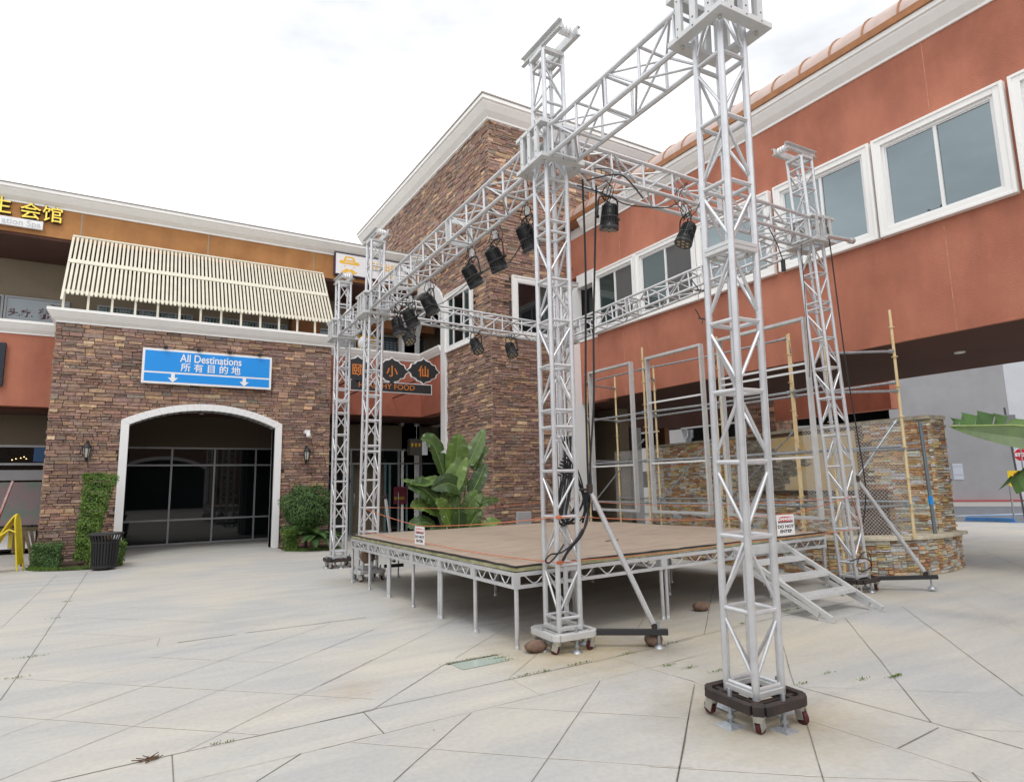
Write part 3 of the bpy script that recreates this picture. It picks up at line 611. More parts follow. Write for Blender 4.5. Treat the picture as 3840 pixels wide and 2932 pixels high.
# ======== opposite side of the plaza (behind the camera, seen in reflections) ========
op = thing('opposite_building', 'brown building facing the plaza with a white arch', 'building', (2,-14,0))
Pa = arch_poly(2, 3.2, 3.3, 4.2, 0); Pb = arch_poly(2, 2.95, 3.2, 3.95, 0)
FO = (Vector((0,-14,0)), Vector((1,0,0)), Vector((0,1,0)))
q = MB(); q.prism(FO, [(-16,0),(Pb[0][0],0)]+Pb[1:-1]+[(Pb[-1][0],0),(24,0),(24,5.5),(-16,5.5)], -.4, 0); q.build('wall', mat('brown_far_wall',(.20,.12,.09),.9), op)
q = MB(); ring(q, FO, Pa, Pb, 0, .1); q.build('arch_trim', WHT2, op)
q = MB(); q.box((-3,-18,0),(7,-17.9,5)); q.build('dark_back', DARK, op)

sb = thing('added_side_blocker', 'unseen long low brown block added beside the plaza to cut horizon light', 'building', (-17,2,0))  # added out of view: cuts horizon light and darkens reflections on the trusses
q = MB(); q.box((-17.4,-14,0),(-17,19.8,5.2)); q.build('wall', mat('brown_far_wall',(.20,.12,.09),.9), sb)
q = MB()
for y in range(-12,19,4): q.fbox((Vector((-17,0,0)),Vector((0,1,0)),Vector((1,0,0))), y, y+2.4, 1.2, 3.2, 0, .05)
q.split('window', GLASSD, sb)
# ======== slatted awning over the pavilion ========
aw = thing('slatted_awning', 'cream slatted awning sloping down from the ochre parapet on thin posts', 'awning', (1.5,18.3,5.97))
def awp(x, t, o=0): return (x, 19.72+(18.28-19.72)*t, 8.36+(6.40-8.36)*t+o)
q = MB(); n = 69
for i in range(n):
    x = -1.74+6.58*i/(n-1); q.bar(awp(x,0), awp(x,1.0 if i else 1.1), .03, .056, (1,0,0))
q.split('slat', CREAM, aw)
q = MB(); NA = (0,-1.96,1.44); q.bar(awp(-1.76,.47,.04), awp(4.86,.47,.04), .15, .02, NA); q.bar(awp(-1.76,.01,.03), awp(4.86,.01,.03), .06, .04, NA)
q.bar(awp(-1.76,.93,-.04), awp(4.86,.93,-.04), .06, .06); q.split('rail', CREAM, aw)
q = MB()
for i in range(14):
    x = -1.72+6.12*i/13*1.07; q.bar((x,18.34,5.97),(x,18.38,6.48),.05,.05)
q.split('post', CREAM, aw)

# ======== signs ========
def arrow(mb, F, u, z, s, d0, d1):
    mb.prism(F, [(u-s*.18,z+s*.5),(u+s*.18,z+s*.5),(u+s*.18,z),(u+s*.5,z),(u,z-s*.5),(u-s*.5,z),(u-s*.18,z)], d0, d1)
sg = thing('destination_sign', 'blue sign with white border reading All Destinations above two down arrows', 'sign', (1.56,18.1,4.27))
F = FY(18.1)
q = MB(); q.fbox(F,.02,3.11,4.27,5.17,0,.05); q.build('panel', SWHITE, sg, bevel=.004)
q = MB(); q.fbox(F,.075,3.055,4.325,4.54,.05,.054); q.fbox(F,.075,3.055,4.585,5.115,.05,.054); q.split('blue_field', BLUE, sg)
text('lettering','All Destinations',F,1.6,4.955,.285,SWHITE,sg,.058,bold=.004,sx=.80); text('lettering','所 有 目 的 地',F,1.6,4.71,.235,SWHITE,sg,.058,bold=.003,sx=1.0)
q = MB(); arrow(q,F,.72,4.435,.235,.054,.062); arrow(q,F,2.42,4.435,.235,.054,.062); q.split('arrow', SWHITE, sg)
for x in (.52,1.28,2.03,2.78):
    q = MB(); q.fbox(F, x-.05, x+.05, 5.19, 5.24, 0, .16); q.fbox(F,x-.015,x+.015,5.17,5.2,0,.03); q.build('sign_lamp', BLK, sg)
# wall lanterns
def lantern(x, z, lab):
    t = thing('wall_lantern', lab, 'lantern', (x,18.14,z), 'wall lanterns either side of the arch')
    L = lambda *p: (x+p[0], 18.14-p[1], z+p[2])
    q = MB(); q.tube([L(0,-.0,-.22),L(0,.02,-.1),L(0,.02,.2),L(0,0,.28)],.035,8,rs=[.02,.045,.045,.03]); q.tube([L(0,.03,.22),L(0,.1,.27),L(0,.15,.2)],.014,6); q.build('bracket', BLK, t)
    q = MB(); q.tube([L(0,.15,.22),L(0,.15,.2),L(0,.15,.13),L(0,.15,.1)],.1,8,rs=[.02,.05,.1,.1]); q.tube([L(0,.15,-.12),L(0,.15,-.16)],.05,8,rs=[.05,.015])
    for k in range(6):
        a = k*math.pi/3; q.tube([L(.085*math.cos(a),.15+.085*math.sin(a),.1),L(.05*math.cos(a),.15+.05*math.sin(a),-.12)],.008,4)
    q.build('lantern_frame', BLK, t)
    q = MB(); q.tube([L(0,.15,.1),L(0,.15,-.12)],.07,8,rs=[.078,.045]); q.build('lamp_glass', LAMPG, t)
lantern(-.99,2.52,'black wall lantern on the stone above the tall leaning hedge'); lantern(4.12,2.47,'black wall lantern on the stone above the round bush')
t = thing('security_camera', 'white security camera on the stone wall above the right lantern', 'camera', (4.1,18.1,3.05))
q = MB(); q.box((4.05,18.0,3.08),(4.19,18.2,3.18)); q.build('bracket', WHT2, t, bevel=.01); q = MB(); q.ball((4.14,17.98,3.03),.07,12); q.build('dome', WHT2, t)
# spa sign
F = FY(19.78)
t = thing('spa_sign', 'yellow outlined shop characters above a white box reading ation Spa', 'sign', (-2.6,19.7,8.4))
m_ = MB(); m_.fbox(F,-6.5,-2.42,8.40,8.62,.02,.1); m_.build('light_box', SWHITE, t, bevel=.004)
text('lettering','ation Spa',F,-2.46,8.505,.22,GREYT,t,.104,align='RIGHT')
text('letter_back','会馆',F,-2.0,8.83,.47,BLK,t,.03,align='RIGHT',ext=.03,bold=.012); text('letter_back','生',F,-3.08,8.87,.47,BLK,t,.03,align='RIGHT',ext=.03,bold=.012)
text('lettering','会馆',F,-2.0,8.84,.47,NEON,t,.075,align='RIGHT',ext=.01,bold=.0); text('lettering','生',F,-3.08,8.88,.47,NEON,t,.075,align='RIGHT',ext=.01,bold=.0)
# moustache logo sign
t = thing('moustache_sign', 'white box sign with an orange hat and moustache emblem under the cornice', 'sign', (6.4,19.7,8.42))
q = MB(); q.fbox(F,5.2,7.72,8.40,9.17,0,.14); q.build('sign_box', mat('purple_black',(.05,.03,.06),.5), t)
q = MB(); q.fbox(F,5.24,7.68,8.44,9.12,.14,.15); q.build('face', SWHITE, t)
q = MB(); cx = 5.68
q.prism(F,[(cx-.34,8.84),(cx-.31,8.79),(cx+.31,8.79),(cx+.35,8.84),(cx+.29,8.9),(cx+.2,8.9),(cx+.16,9.03),(cx+.1,9.06),(cx-.1,9.06),(cx-.16,9.03),(cx-.2,8.9),(cx-.29,8.9)],.15,.154)
for s in (-1,1):
    q.prism(F,[(cx,8.60),(cx+s*.06,8.64),(cx+s*.13,8.62),(cx+s*.2,8.55),(cx+s*.27,8.56),(cx+s*.24,8.5),(cx+s*.14,8.48),(cx+s*.04,8.53),(cx,8.56)],.15,.154)
    q.prism(F,[(cx+s*.15+.03*math.cos(a),8.72+.022*math.sin(a)) for a in [k*math.pi/5 for k in range(10)]],.15,.154)
q.build('emblem', ORGY, t)
q = MB(); q.prism(F,[(cx-.12,8.93),(cx-.09,9.0),(cx+.09,9.0),(cx+.12,8.93)],.154,.157); q.prism(F,[(cx-.15,8.855),(cx-.15,8.875),(cx+.15,8.875),(cx+.15,8.855)],.154,.157); q.build('emblem_gap', SWHITE, t)
text('lettering','阿叔出行',F,6.8,8.86,.27,ORGY,t,.156,bold=.003); text('lettering','AUTO',F,7.1,8.68,.09,GREYL,t,.156); text('lettering','商务',F,7.05,8.56,.12,ORGY,t,.156)
# dark sign left
q = MB(); q.fbox(FY(19.8),-5.2,-2.93,4.24,5.33,.03,.12); tag(q.build('dark_wall_sign', mat('navy_panel',(.012,.016,.03),.5), bevel=.01), 'dark navy sign panel on the red wall at the far left edge', 'sign')
# restaurant lobed boards
def lobed(x, z, ch, lab):
    x *= .964; z = 1.6+(z-1.6)*.964
    t = thing('lobed_sign_board', lab, 'sign', (x,17.4,z-.4), 'black lobed boards over the restaurant')
    quad = [(.53,0),(.44,.07),(.41,.11),(.40,.16),(.37,.2),(.30,.21),(.25,.24),(.22,.29),(.16,.31),(.10,.32),(.05,.35),(0,.40)]
    full = quad+[(-a,b) for a,b in quad[-2::-1]]; full += [(a,-b) for a,b in full[-2:0:-1]]
    F = FY(17.4)
    q = MB(); q.prism(F,[(x+a*1.04,z+b*1.05) for a,b in full],-.03,.02); q.build('rim', SWHITE, t)
    q = MB(); q.prism(F,[(x+a*.96,z+b*.95) for a,b in full],.02,.035); q.build('board', BLK, t)
    text('lettering',ch,F,x,z-.04,.36,ORGL,t,.04,bold=.004)
    q = MB(); q.bar((x-.1,17.43,z+.25),(x-.1,19.6,z+.25),.03,.03); q.bar((x-.1,17.43,z-.25),(x-.1,19.6,z-.25),.03,.03); q.build('bracket', BLK, t)
lobed(5.52,5.02,'颐','black lobed board with an orange character behind the left truss towers'); lobed(6.58,5.06,'小','middle black lobed board with an orange character over the restaurant'); lobed(7.62,5.12,'仙','rightmost black lobed board with an orange character next to the white pilaster')
t = thing('food_sign', 'narrow black sign reading HEALTHY FOOD in orange below the lobed boards', 'sign', (6.4,17.4,4.28))
F = FY(17.4); q = MB(); q.fbox(F,5.11,7.62,4.285,4.59,-.03,.02); q.build('rim', SWHITE, t); q = MB(); q.fbox(F,5.13,7.59,4.31,4.57,.02,.035); q.build('board', BLK, t)
text('lettering','HEALTHY FOOD',F,6.2,4.45,.22,ORGL,t,.04,sx=1.05)
q = MB(); q.bar((5.7,17.43,4.45),(5.7,19.6,4.45),.03,.03); q.bar((7.2,17.43,4.45),(7.2,19.6,4.45),.03,.03); q.build('bracket', BLK, t)
t = thing('hanging_box_sign', 'small hanging box sign with three yellow lanterns left of the big leaves', 'sign', (8.25,20,2.6))
q = MB(); q.box((7.93,19.9,2.6),(8.55,20.15,3.14)); q.build('box', mat('dark_olive',(.05,.045,.035),.6), t)
q = MB(); q.box((8.36,19.89,2.6),(8.56,20.16,3.15)); q.build('end_panel', GREYL, t)
q = MB()
for k in range(3): q.ball((8.01+k*.13,19.89,2.93),.05,8,(1,.15,1.5))
q.build('printed_lantern', mat('dim_amber',(.40,.22,.02),.5), t)
q = MB(); q.tube([(8.2,20,3.14),(8.2,20,3.68)],.012,6); q.build('hanger', GALV, t)
q = MB(); q.fbox(FX(8.2), 17.1, 17.42, 1.5, 2.15, .02, .05); b_ = q.build('yellow_banner', mat('bright_yellow',(.85,.62,.03),.5), bevel=.005); tag(b_, 'small yellow banner on the stone beside the white pilaster, behind the leaves', 'banner')

# ======== plaza furniture, left ========
t = thing('litter_bin', 'black slatted metal litter bin with a flared rim', 'bin', (-.42,15.8,0))
q = MB(); x, y = -.42, 15.8
for k in range(28):
    a = k*2*math.pi/28; c, s = math.cos(a), math.sin(a)
    q.bar((x+.22*c,y+.22*s,.05),(x+.245*c,y+.245*s,.56),.03,.008,(c,s,0)); q.bar((x+.245*c,y+.245*s,.56),(x+.305*c,y+.305*s,.73),.034,.008,(c,s,0))
q.build('slats', BLK, t)
q = MB(); q.tube([(x,y,.04),(x,y,.1)],.235,28); q.tube([(x,y,.54),(x,y,.57)],.255,28); q.split('hoop', BLK, t)
q = MB(); q.tube([(x,y,.705),(x,y,.745)],.32,28); q.build('rim', mat('bin_rim',(.04,.04,.042),.5), t, bevel=.01)
q = MB(); q.tube([(x,y,.03),(x,y,.6)],.2,20); q.build('liner', BLK, t)
t = thing('folding_floor_sign', 'yellow plastic folding floor sign with rounded top', 'floor sign', (-2.05,16.6,0))
def half(foot, nm):
    top = Vector((-2.03,16.68,1.17)); wd = Vector((.07,.33,0)); w0 = .5; q = MB()
    P = [(w0,.02),(w0*.96,.15)]+[(w0*.80*math.cos(math.pi*k/12), .95+.21*math.sin(math.pi*k/12)) for k in range(13)]+[(-w0*.96,.15),(-w0,.02)]
    foot = Vector(foot)
    def pt(a,b,d=0): f = 1-b/1.17; c = top.lerp(foot,f); return (c.x+wd.x*a+d, c.y+wd.y*a, b)
    for A, B in zip(P, P[1:]): q.tube([pt(*A),pt(*B)],.016,6)
    pin = [(a*.9, b*.98+.12*(1-b/1.17)) for a,b in P]; vs = [pt(a,b,.006) for a,b in pin]+[pt(a,b,-.006) for a,b in pin]; n = len(pin)
    q.add(vs,[tuple(range(n)),tuple(range(n,2*n))[::-1]]+[(i,(i+1)%n,n+(i+1)%n,n+i) for i in range(n)]); q.build(nm, YEL, t)
half((-1.90,16.72,0),'right_panel'); half((-2.62,16.72,0),'left_panel')
q = MB(); q.tube([(-2.0,16.5,.80),(-2.12,16.5,.86),(-2.28,16.5,.72)],.018,6); q.build('handle', YEL, t)
q = MB(); q.bar((-2.62,17.9,.55),(-2.32,18.0,1.86),.035,.2,(0,1,0)); o = q.build('leaning_poster', mat('poster_print',(.55,.5,.48),.5,col2=(.45,.06,.05),vs=2.5)); tag(o, 'leaning printed poster board with red top at the far left', 'poster')
t = thing('easel_board', 'dark brown folding board standing behind the yellow floor sign', 'board', (-1.85,17.6,0))
q = MB(); q.bar((-1.98,17.7,.75),(-1.75,17.4,0.02),.05,.04); q.bar((-1.9,17.9,.75),(-1.72,17.7,.02),.05,.04); q.bar((-2.1,17.75,.7),(-1.98,17.6,.02),.05,.04); q.build('legs', BARK, t); q = MB(); q.box((-2.2,17.72,.3),(-1.97,17.76,.85)); q.build('panel', BARK, t)

# ======== foliage ========
def leafcards(mb, pts, size, rg, cols, up=.3):
    for p, nrm in pts:
        n = Vector(nrm)+Vector((rg.gauss(0,.5),rg.gauss(0,.5),rg.gauss(0,.5)+up)); n.normalize()
        a = n.cross(Vector((rg.gauss(0,1),rg.gauss(0,1),rg.gauss(0,1)))).normalized(); b = n.cross(a); s = size*rg.uniform(.6,1.3)
        p = Vector(p); c = rg.choice(cols); k = rg.uniform(.75,1.25); mb.col = tuple(x*k for x in c)
        mb.add([p-a*s, p-b*s*.5+n*s*.12, p+a*s, p+b*s*.5+n*s*.12],[(0,1,2),(0,2,3)])
    mb.col = (1,1,1)
GR1 = [(.12,.22,.03),(.08,.17,.025),(.17,.27,.04),(.05,.11,.02),(.10,.16,.03)]
GR2 = [(.06,.13,.035),(.08,.16,.04),(.045,.10,.03),(.10,.19,.05)]
def hedge(name, lab, cat, prof, yc, dy, n, size, cols, seed, stems=None):
    # prof: list of (z, x0, x1)
    rg = random.Random(seed); xs = [(a+b)/2 for _,a,b in prof]; t = thing(name, lab, cat, (xs[0],yc,0)); q = MB(); pts = []
    def at(z):
        for (za,a0,a1),(zb,b0,b1) in zip(prof, prof[1:]):
            if za <= z <= zb: f = (z-za)/(zb-za); return a0+(b0-a0)*f, a1+(b1-a1)*f
        return prof[-1][1:]
    z0, z1 = prof[0][0], prof[-1][0]
    for i in range(n):
        z = rg.uniform(z0,z1); a, b = at(z); a += .01; x = rg.uniform(a,b); y = yc+rg.uniform(-dy,dy); side = rg.random()
        bump = .03*math.sin(z*17+x*9)+.02*math.sin(z*31+y*13)
        if side < .45: y = yc-dy+rg.uniform(-.02,.06)-bump; nn = (0,-1,0)
        elif side < .65: x = a+rg.uniform(-.02,.05)-bump; nn = (-1,0,0)
        elif side < .85: x = b+rg.uniform(-.05,.02)+bump; nn = (1,0,0)
        else: z = z1+rg.uniform(-.05,.03)+bump; nn = (0,0,1)
        if rg.random() < .92 or (z > z1-.1): pts.append(((x,y,z),nn))
    leafcards(q, pts, size, rg, cols); q.build('foliage', LEAF, t, recalc=False)
    q = MB(); i = .09
    for (za,a0,a1),(zb,b0,b1) in zip(prof, prof[1:]):
        q.hexa([(a0+i,yc-dy+i,za),(a1-i,yc-dy+i,za),(a1-i,yc+dy-i,za),(a0+i,yc+dy-i,za),(b0+i,yc-dy+i,zb-.06),(b1-i,yc-dy+i,zb-.06),(b1-i,yc+dy-i,zb-.06),(b0+i,yc+dy-i,zb-.06)])
    q.col = (.02,.035,.01); q.c = [q.col]*len(q.f); q.build('dark_core', LEAF, t)  # solid core in a darker green, filling the hedge behind its leaves
    if stems:
        q = MB()
        for a, b in stems: q.tube([a, b], .035, 7, rs=[.05,.03])
        q.build('trunk', BARK, t)
    return t
hedge('clipped_hedge','tall leaning clipped hedge column beside the white arch','hedge',[(.12,-1.0,-.70),(.6,-1.0,-.60),(1.2,-.97,-.50),(1.6,-.95,-.42),(1.85,-.93,-.33),(1.95,-.93,-.33)],17.1,.25,11000,.022,GR1,1,[((-.78,16.9,0),(-.72,17.1,.5))])
hedge('box_hedge','small cube of clipped box hedge at the foot of the stone corner','hedge',[(.02,-1.75,-1.27),(.5,-1.76,-1.24)],17.0,.24,5000,.019,GR2,2)
hedge('low_hedge','low clipped hedge hiding behind the black litter bin','hedge',[(.02,-.7,-.12),(.5,-.7,-.08)],16.5,.28,4200,.022,GR1,3)
hedge('low_hedge','low hedge spilling over the kerb beside the right foot of the arch','hedge',[(.02,3.44,3.7),(.55,3.38,3.72)],17.25,.3,3200,.022,GR1,4)
t = thing('round_bush','round green bush against the stone right of the arch','bush',(3.98,17.25,0)); rg = random.Random(9); q = MB(); pts = []
for i in range(13000):
    v = Vector((rg.gauss(0,1),rg.gauss(0,1),rg.gauss(0,1))).normalized(); r = .62*(1+.10*math.sin(v.x*7+v.z*5)+.07*math.sin(v.y*11+v.z*9))*rg.uniform(.82,1.03)
    pts.append(((3.98+v.x*r*1.08,17.25+v.y*r*.8,1.06+v.z*r*.98),v))
leafcards(q, pts, .024, rg, GR2); q.build('foliage', LEAF, t, recalc=False)
q = MB(); q.col = (.015,.03,.01); q.ball((3.98,17.25,1.05),.48,12,(1.05,.8,.95)); q.build('dark_core', LEAF, t); q = MB(); q.tube([(3.98,17.25,0),(3.98,17.25,.7)],.04,7); q.build('trunk', BARK, t)  # solid darker ball inside the leaf shell, then the trunk
# sago palm
t = thing('sago_palm','sago palm with spreading feathery fronds in front of the round bush','palm',(4.1,16.85,0)); rg = random.Random(4); q = MB()
for i in range(34):
    a = i*2.399; el = rg.uniform(.2,1.1); ln = rg.uniform(.7,.98); c = rg.choice(GR2); b = Vector((4.1,16.85,.3)); ps = []
    for k in range(12): f = k/11; ps.append(b+Vector((math.cos(a)*ln*f*math.cos(el*(1-f*.7)), math.sin(a)*ln*f*.8, ln*f*math.sin(el)-.5*ln*f*f)))
    q.col = c; q.tube(ps, .006, 4)
    for k in range(1,12):
        d = (ps[k]-ps[k-1]).normalized(); s = d.cross(Vector((0,0,1))).normalized(); L_ = .16*math.sin(math.pi*(k/12)**.7)+.03
        for j in (0,.33,.66):
            p = ps[k-1].lerp(ps[k], j)
            for sd in (-1,1): e = p+s*sd*L_+d*L_*.4+Vector((0,0,.03)); q.add([p-d*.012,p+d*.016,e],[(0,1,2)])
q.build('fronds', LEAF, t, recalc=False); q = MB(); q.tube([(4.1,16.85,0),(4.1,16.85,.3)],.09,10,rs=[.13,.1]); q.build('trunk', BARK, t)
# planted beds
q = MB(); q.flat([(-1.85,17.0),(-1.55,16.35),(-1.2,16.12),(-.6,15.95),(-.1,16.4),(-.15,18.2),(-1.85,18.2)],0,.012); struct(q.build('soil_bed', SOIL, keep=True))
q = MB(); q.flat([(3.42,18.1),(3.45,17.0),(3.8,16.6),(4.4,16.45),(4.76,16.9),(4.76,18.2)],0,.012); struct(q.build('soil_bed', SOIL, keep=True))
q = MB(); rg = random.Random(8)
def grass(x,y,h):
    a = rg.uniform(0,6.28); q.col = rg.choice(GR1); q.add([(x,y,0),(x+.012*math.cos(a),y+.012*math.sin(a),0),(x+rg.uniform(-.05,.05),y+rg.uniform(-.05,.05),h)],[(0,1,2)])
edge = [(-1.75,16.75),(-1.55,16.38),(-1.2,16.15),(-.65,15.98)]
for i in range(1400):
    k = rg.randrange(3); f = rg.random(); x = edge[k][0]*(1-f)+edge[k+1][0]*f+rg.gauss(0,.05); y = edge[k][1]*(1-f)+edge[k+1][1]*f+abs(rg.gauss(0,.12)); grass(x,y,rg.uniform(.03,.1))
edge = [(3.46,16.95),(3.8,16.6),(4.4,16.45),(4.76,16.85)]
for i in range(1400):
    k = rg.randrange(3); f = rg.random(); x = edge[k][0]*(1-f)+edge[k+1][0]*f+rg.gauss(0,.05); y = edge[k][1]*(1-f)+edge[k+1][1]*f+abs(rg.gauss(0,.12)); grass(x,y,rg.uniform(.03,.1))
o = q.build('grass', LEAF, recalc=False); tag(o,'short grass edging the planted beds','grass'); o['kind'] = 'stuff'
# weeds in the joints
q = MB(); rg = random.Random(12)
W_ = [(-.72,11.6,12),(-.74,10.2,10),(-.76,8.0,14),(-.78,7.2,12),(.6,4.62,10),(2.77,4.71,5),(2.9,4.72,16),(3.1,4.72,12),(3.45,4.73,12),(3.55,4.74,10),(4.05,4.74,12),(4.62,4.8,6),(4.1,4.25,14),(4.2,4.1,14),(4.3,3.9,12),(4.6,3.3,8),(5.0,3.35,6),(5.05,3.1,10),(5.35,3.0,34),(6.9,5.1,14),(7.1,5.1,14),(5.9,4.95,8),(2.55,5.4,20),(2.75,5.41,18),(2.95,5.4,24),(3.0,5.3,12),(3.02,5.2,12)]
for x,y,n in W_:
    for i in range(n*3):
        px, py = x+rg.gauss(0,.05), y+rg.gauss(0,.008); a = rg.uniform(0,6.28); l = rg.uniform(.006,.014); q.col = rg.choice(GR1+[(.25,.27,.06)])
        q.add([(px,py,.004),(px+l*math.cos(a),py+l*math.sin(a),rg.uniform(.004,.022)),(px+l*math.cos(a+.8),py+l*math.sin(a+.8),rg.uniform(.004,.02))],[(0,1,2)])
o = q.build('joint_weeds', LEAF, recalc=False); tag(o,'tiny weeds growing in the paving joints','weeds'); o['kind'] = 'stuff'
q = MB(); rg = random.Random(14)
for i in range(26): a = rg.uniform(0,6.28); x = .18+rg.gauss(0,.035); y = 4.60+rg.gauss(0,.02); q.tube([(x,y,.006),(x+.05*math.cos(a),y+.03*math.sin(a),.015)],.003,3)
o = q.build('dry_twigs', mat('twig',(.12,.07,.04),.9)); tag(o,'small heap of dry twigs on the paving near the front','twigs')
# in-ground glass plate
t = thing('ground_glass_plate','pale green glass plate set flush in the paving with mossy edge','glass plate',(2.78,5.28,0))
q = MB(); q.flat([(2.54,5.375),(3.01,5.385),(3.03,5.19),(2.56,5.17)],.003,.007); q.build('glass', mat('pale_green_glass',(.42,.52,.46),.12,spec=.6,col2=(.48,.53,.47),vs=4), t)
q = MB(); q.flat([(2.52,5.38),(3.03,5.39),(3.03,5.41),(2.52,5.405)],.003,.012); q.build('rim', JOINT, t)
for x,y,z,l in ((1.25,8.4,0,.1),(2.35,11.9,0,.12),(1.75,4.45,0,.06),(.95,4.3,0,.05)):
    pass

# ======== bird of paradise plant and banana leaves ========
def blade(mb, pts, w, rg, c, fold=.35, splits=0, nrm=(0,0,1)):
    # pts: midrib points; two-sided blade folded along the midrib
    pts = [Vector(p) for p in pts]; n = 15; P = []
    def cat(t):
        k = min(int(t*(len(pts)-1)), len(pts)-2); f = t*(len(pts)-1)-k
        p0 = pts[max(k-1,0)]; p1 = pts[k]; p2 = pts[k+1]; p3 = pts[min(k+2,len(pts)-1)]
        return .5*((2*p1)+(p2-p0)*f+(2*p0-5*p1+4*p2-p3)*f*f+(-p0+3*p1-3*p2+p3)*f**3)
    mid = [cat(i/n) for i in range(n+1)]; N = Vector(nrm)
    for sd in (-1,1):
        L = []
        for i in range(n+1):
            d = (mid[min(i+1,n)]-mid[max(i-1,0)]).normalized(); s = d.cross(N).normalized()*sd; u = s.cross(d)*sd
            f = i/n; ww = w*(math.sin(math.pi*min(1,f*.93+.07)**.8))**.75*(1 if i else .1)
            if i == n: ww = .01
            u = N-d*N.dot(d); u.normalize()
            L.append((mid[i]+(s*math.cos(fold)+u*math.sin(fold))*ww*.5+u*math.sin(i*1.7)*.006, mid[i]+(s*math.cos(fold*.6)+u*math.sin(fold*.6))*ww+u*math.sin(i*2.3)*w*.05))
        cuts = set(rg.sample(range(3,n-1), splits)) if splits else set()
        k = rg.uniform(.85,1.15); mb.col = tuple(x*k for x in c)
        for i in range(n):
            a0, a1, a2 = mid[i], L[i][0], L[i][1]; b0, b1, b2 = mid[i+1], L[i+1][0], L[i+1][1]
            if i in cuts: b2 = b2.lerp(a2,.35)+Vector((0,0,-w*.15)); b1 = b1.lerp(a1,.15)
            mb.add([a0,a1,b1,b0],[(0,1,2,3)],True); mb.add([a1,a2,b2,b1],[(0,1,2,3)],True)
    mb.col = (.22,.30,.09); mb.tube(mid, .01, 5, rs=[.014*(1-i/n)+.003 for i in range(n+1)]); mb.col = (1,1,1)
bp = thing('bird_of_paradise_plant','large broad leaved bird of paradise plant behind the stage by the stone tower','plant',(6.35,13.1,0)); rg = random.Random(17)
G = [(.068,.125,.022),(.090,.16,.028),(.052,.10,.026),(.12,.20,.036),(.045,.09,.024)]
LV = [ # (base of blade, tip, width, droop, normal, splits)
 ((6.68,13.2,2.0),(7.2,13.3,2.92),.20,.0,(-.6,-.7,.4),0),((6.25,13.0,1.75),(6.32,12.9,2.75),.27,.1,(-.2,-.95,.1),0),((6.0,13.0,1.8),(5.38,12.9,2.60),.26,.28,(.3,-.85,.4),1),
 ((6.0,12.9,1.35),(6.48,12.9,2.33),.24,.0,(-.5,-.8,.2),0),((6.72,13.1,1.35),(7.12,13.1,2.08),.19,.0,(-.5,-.8,.3),0),((6.85,13.2,1.9),(7.28,13.3,2.48),.15,.1,(-.6,-.7,.3),3),
 ((5.85,12.9,1.75),(4.90,12.8,1.72),.17,-.12,(0,-.5,.9),2),((5.75,12.8,1.2),(5.02,12.8,1.62),.26,.1,(.2,-.9,.4),2),((5.8,12.9,1.0),(5.1,12.8,1.15),.22,.1,(.1,-.8,.5),3),
 ((6.3,12.8,1.5),(5.55,12.7,1.5),.24,.12,(0,-.9,.4),1),((6.6,13.0,.95),(7.35,12.9,1.22),.17,.1,(-.1,-.7,.6),4),((6.5,13.0,.9),(6.95,13.0,1.42),.2,.1,(-.3,-.8,.4),1),
 ((5.7,12.8,.7),(5.0,12.7,.72),.2,.1,(.1,-.6,.7),3),((6.0,12.7,.7),(5.6,12.6,1.3),.2,.1,(.2,-.9,.2),2),((6.2,12.7,.6),(6.15,12.6,1.15),.18,.05,(0,-.9,.2),1),((6.5,12.8,.6),(6.8,12.7,1.0),.18,.1,(-.2,-.9,.3),2),
 ((5.85,13.3,1.2),(5.45,13.4,1.75),.24,.1,(.3,-.8,.3),1),((6.35,13.3,1.2),(6.1,13.5,1.8),.24,.1,(.3,-.8,.3),1),((6.7,12.7,.5),(7.2,12.6,.75),.15,.1,(0,-.7,.7),2),((5.9,12.6,.4),(5.3,12.5,.55),.17,.1,(0,-.7,.6),3),((6.3,13.2,1.4),(6.75,13.3,1.7),.2,.1,(-.3,-.8,.3),1),((6.0,13.0,1.0),(6.35,13.0,1.6),.26,.05,(-.3,-.9,.2),0)]
for i,(a,b,w_,dr,nn,sp) in enumerate(LV):
    q = MB(); a = Vector(a); b = Vector(b); m = a.lerp(b,.5)+Vector((0,-.03,dr)); blade(q,[a,m,b],w_,rg,G[i%5],.3,sp,nn)
    base = Vector((6.35+(a.x-6.35)*.25, 13.1+(a.y-13.1)*.3, .0)); mid = base.lerp(a,.55)+Vector((0,0,.08)); q.col = (.16,.21,.07); q.tube([base,mid,a],.016,6,rs=[.03,.022,.014]); q.build('leaf', BROAD, bp, recalc=False)
q = MB()
for k in range(5): q.tube([(6.25+k*.07,13.1,0),(6.22+k*.1,13.1,.9+.1*k)],.035,7,rs=[.05,.03])
q.build('stem', mat('dry_stem',(.28,.17,.07),.9,var=.4,vs=8), bp)
q = MB(); rg2 = random.Random(2)
for k in range(260):
    x = rg2.uniform(5.3,7.3); y = rg2.uniform(12.3,13.4); a = rg2.uniform(0,6.28); q.col = rg2.choice(GR2); q.tube([(x,y,0),(x+.08*math.cos(a),y,.3),(x+.2*math.cos(a),y+.1*math.sin(a),rg2.uniform(.4,.75))],.01,3,rs=[.008,.012,.002])
q.build('undergrowth', LEAF, bp, recalc=False)
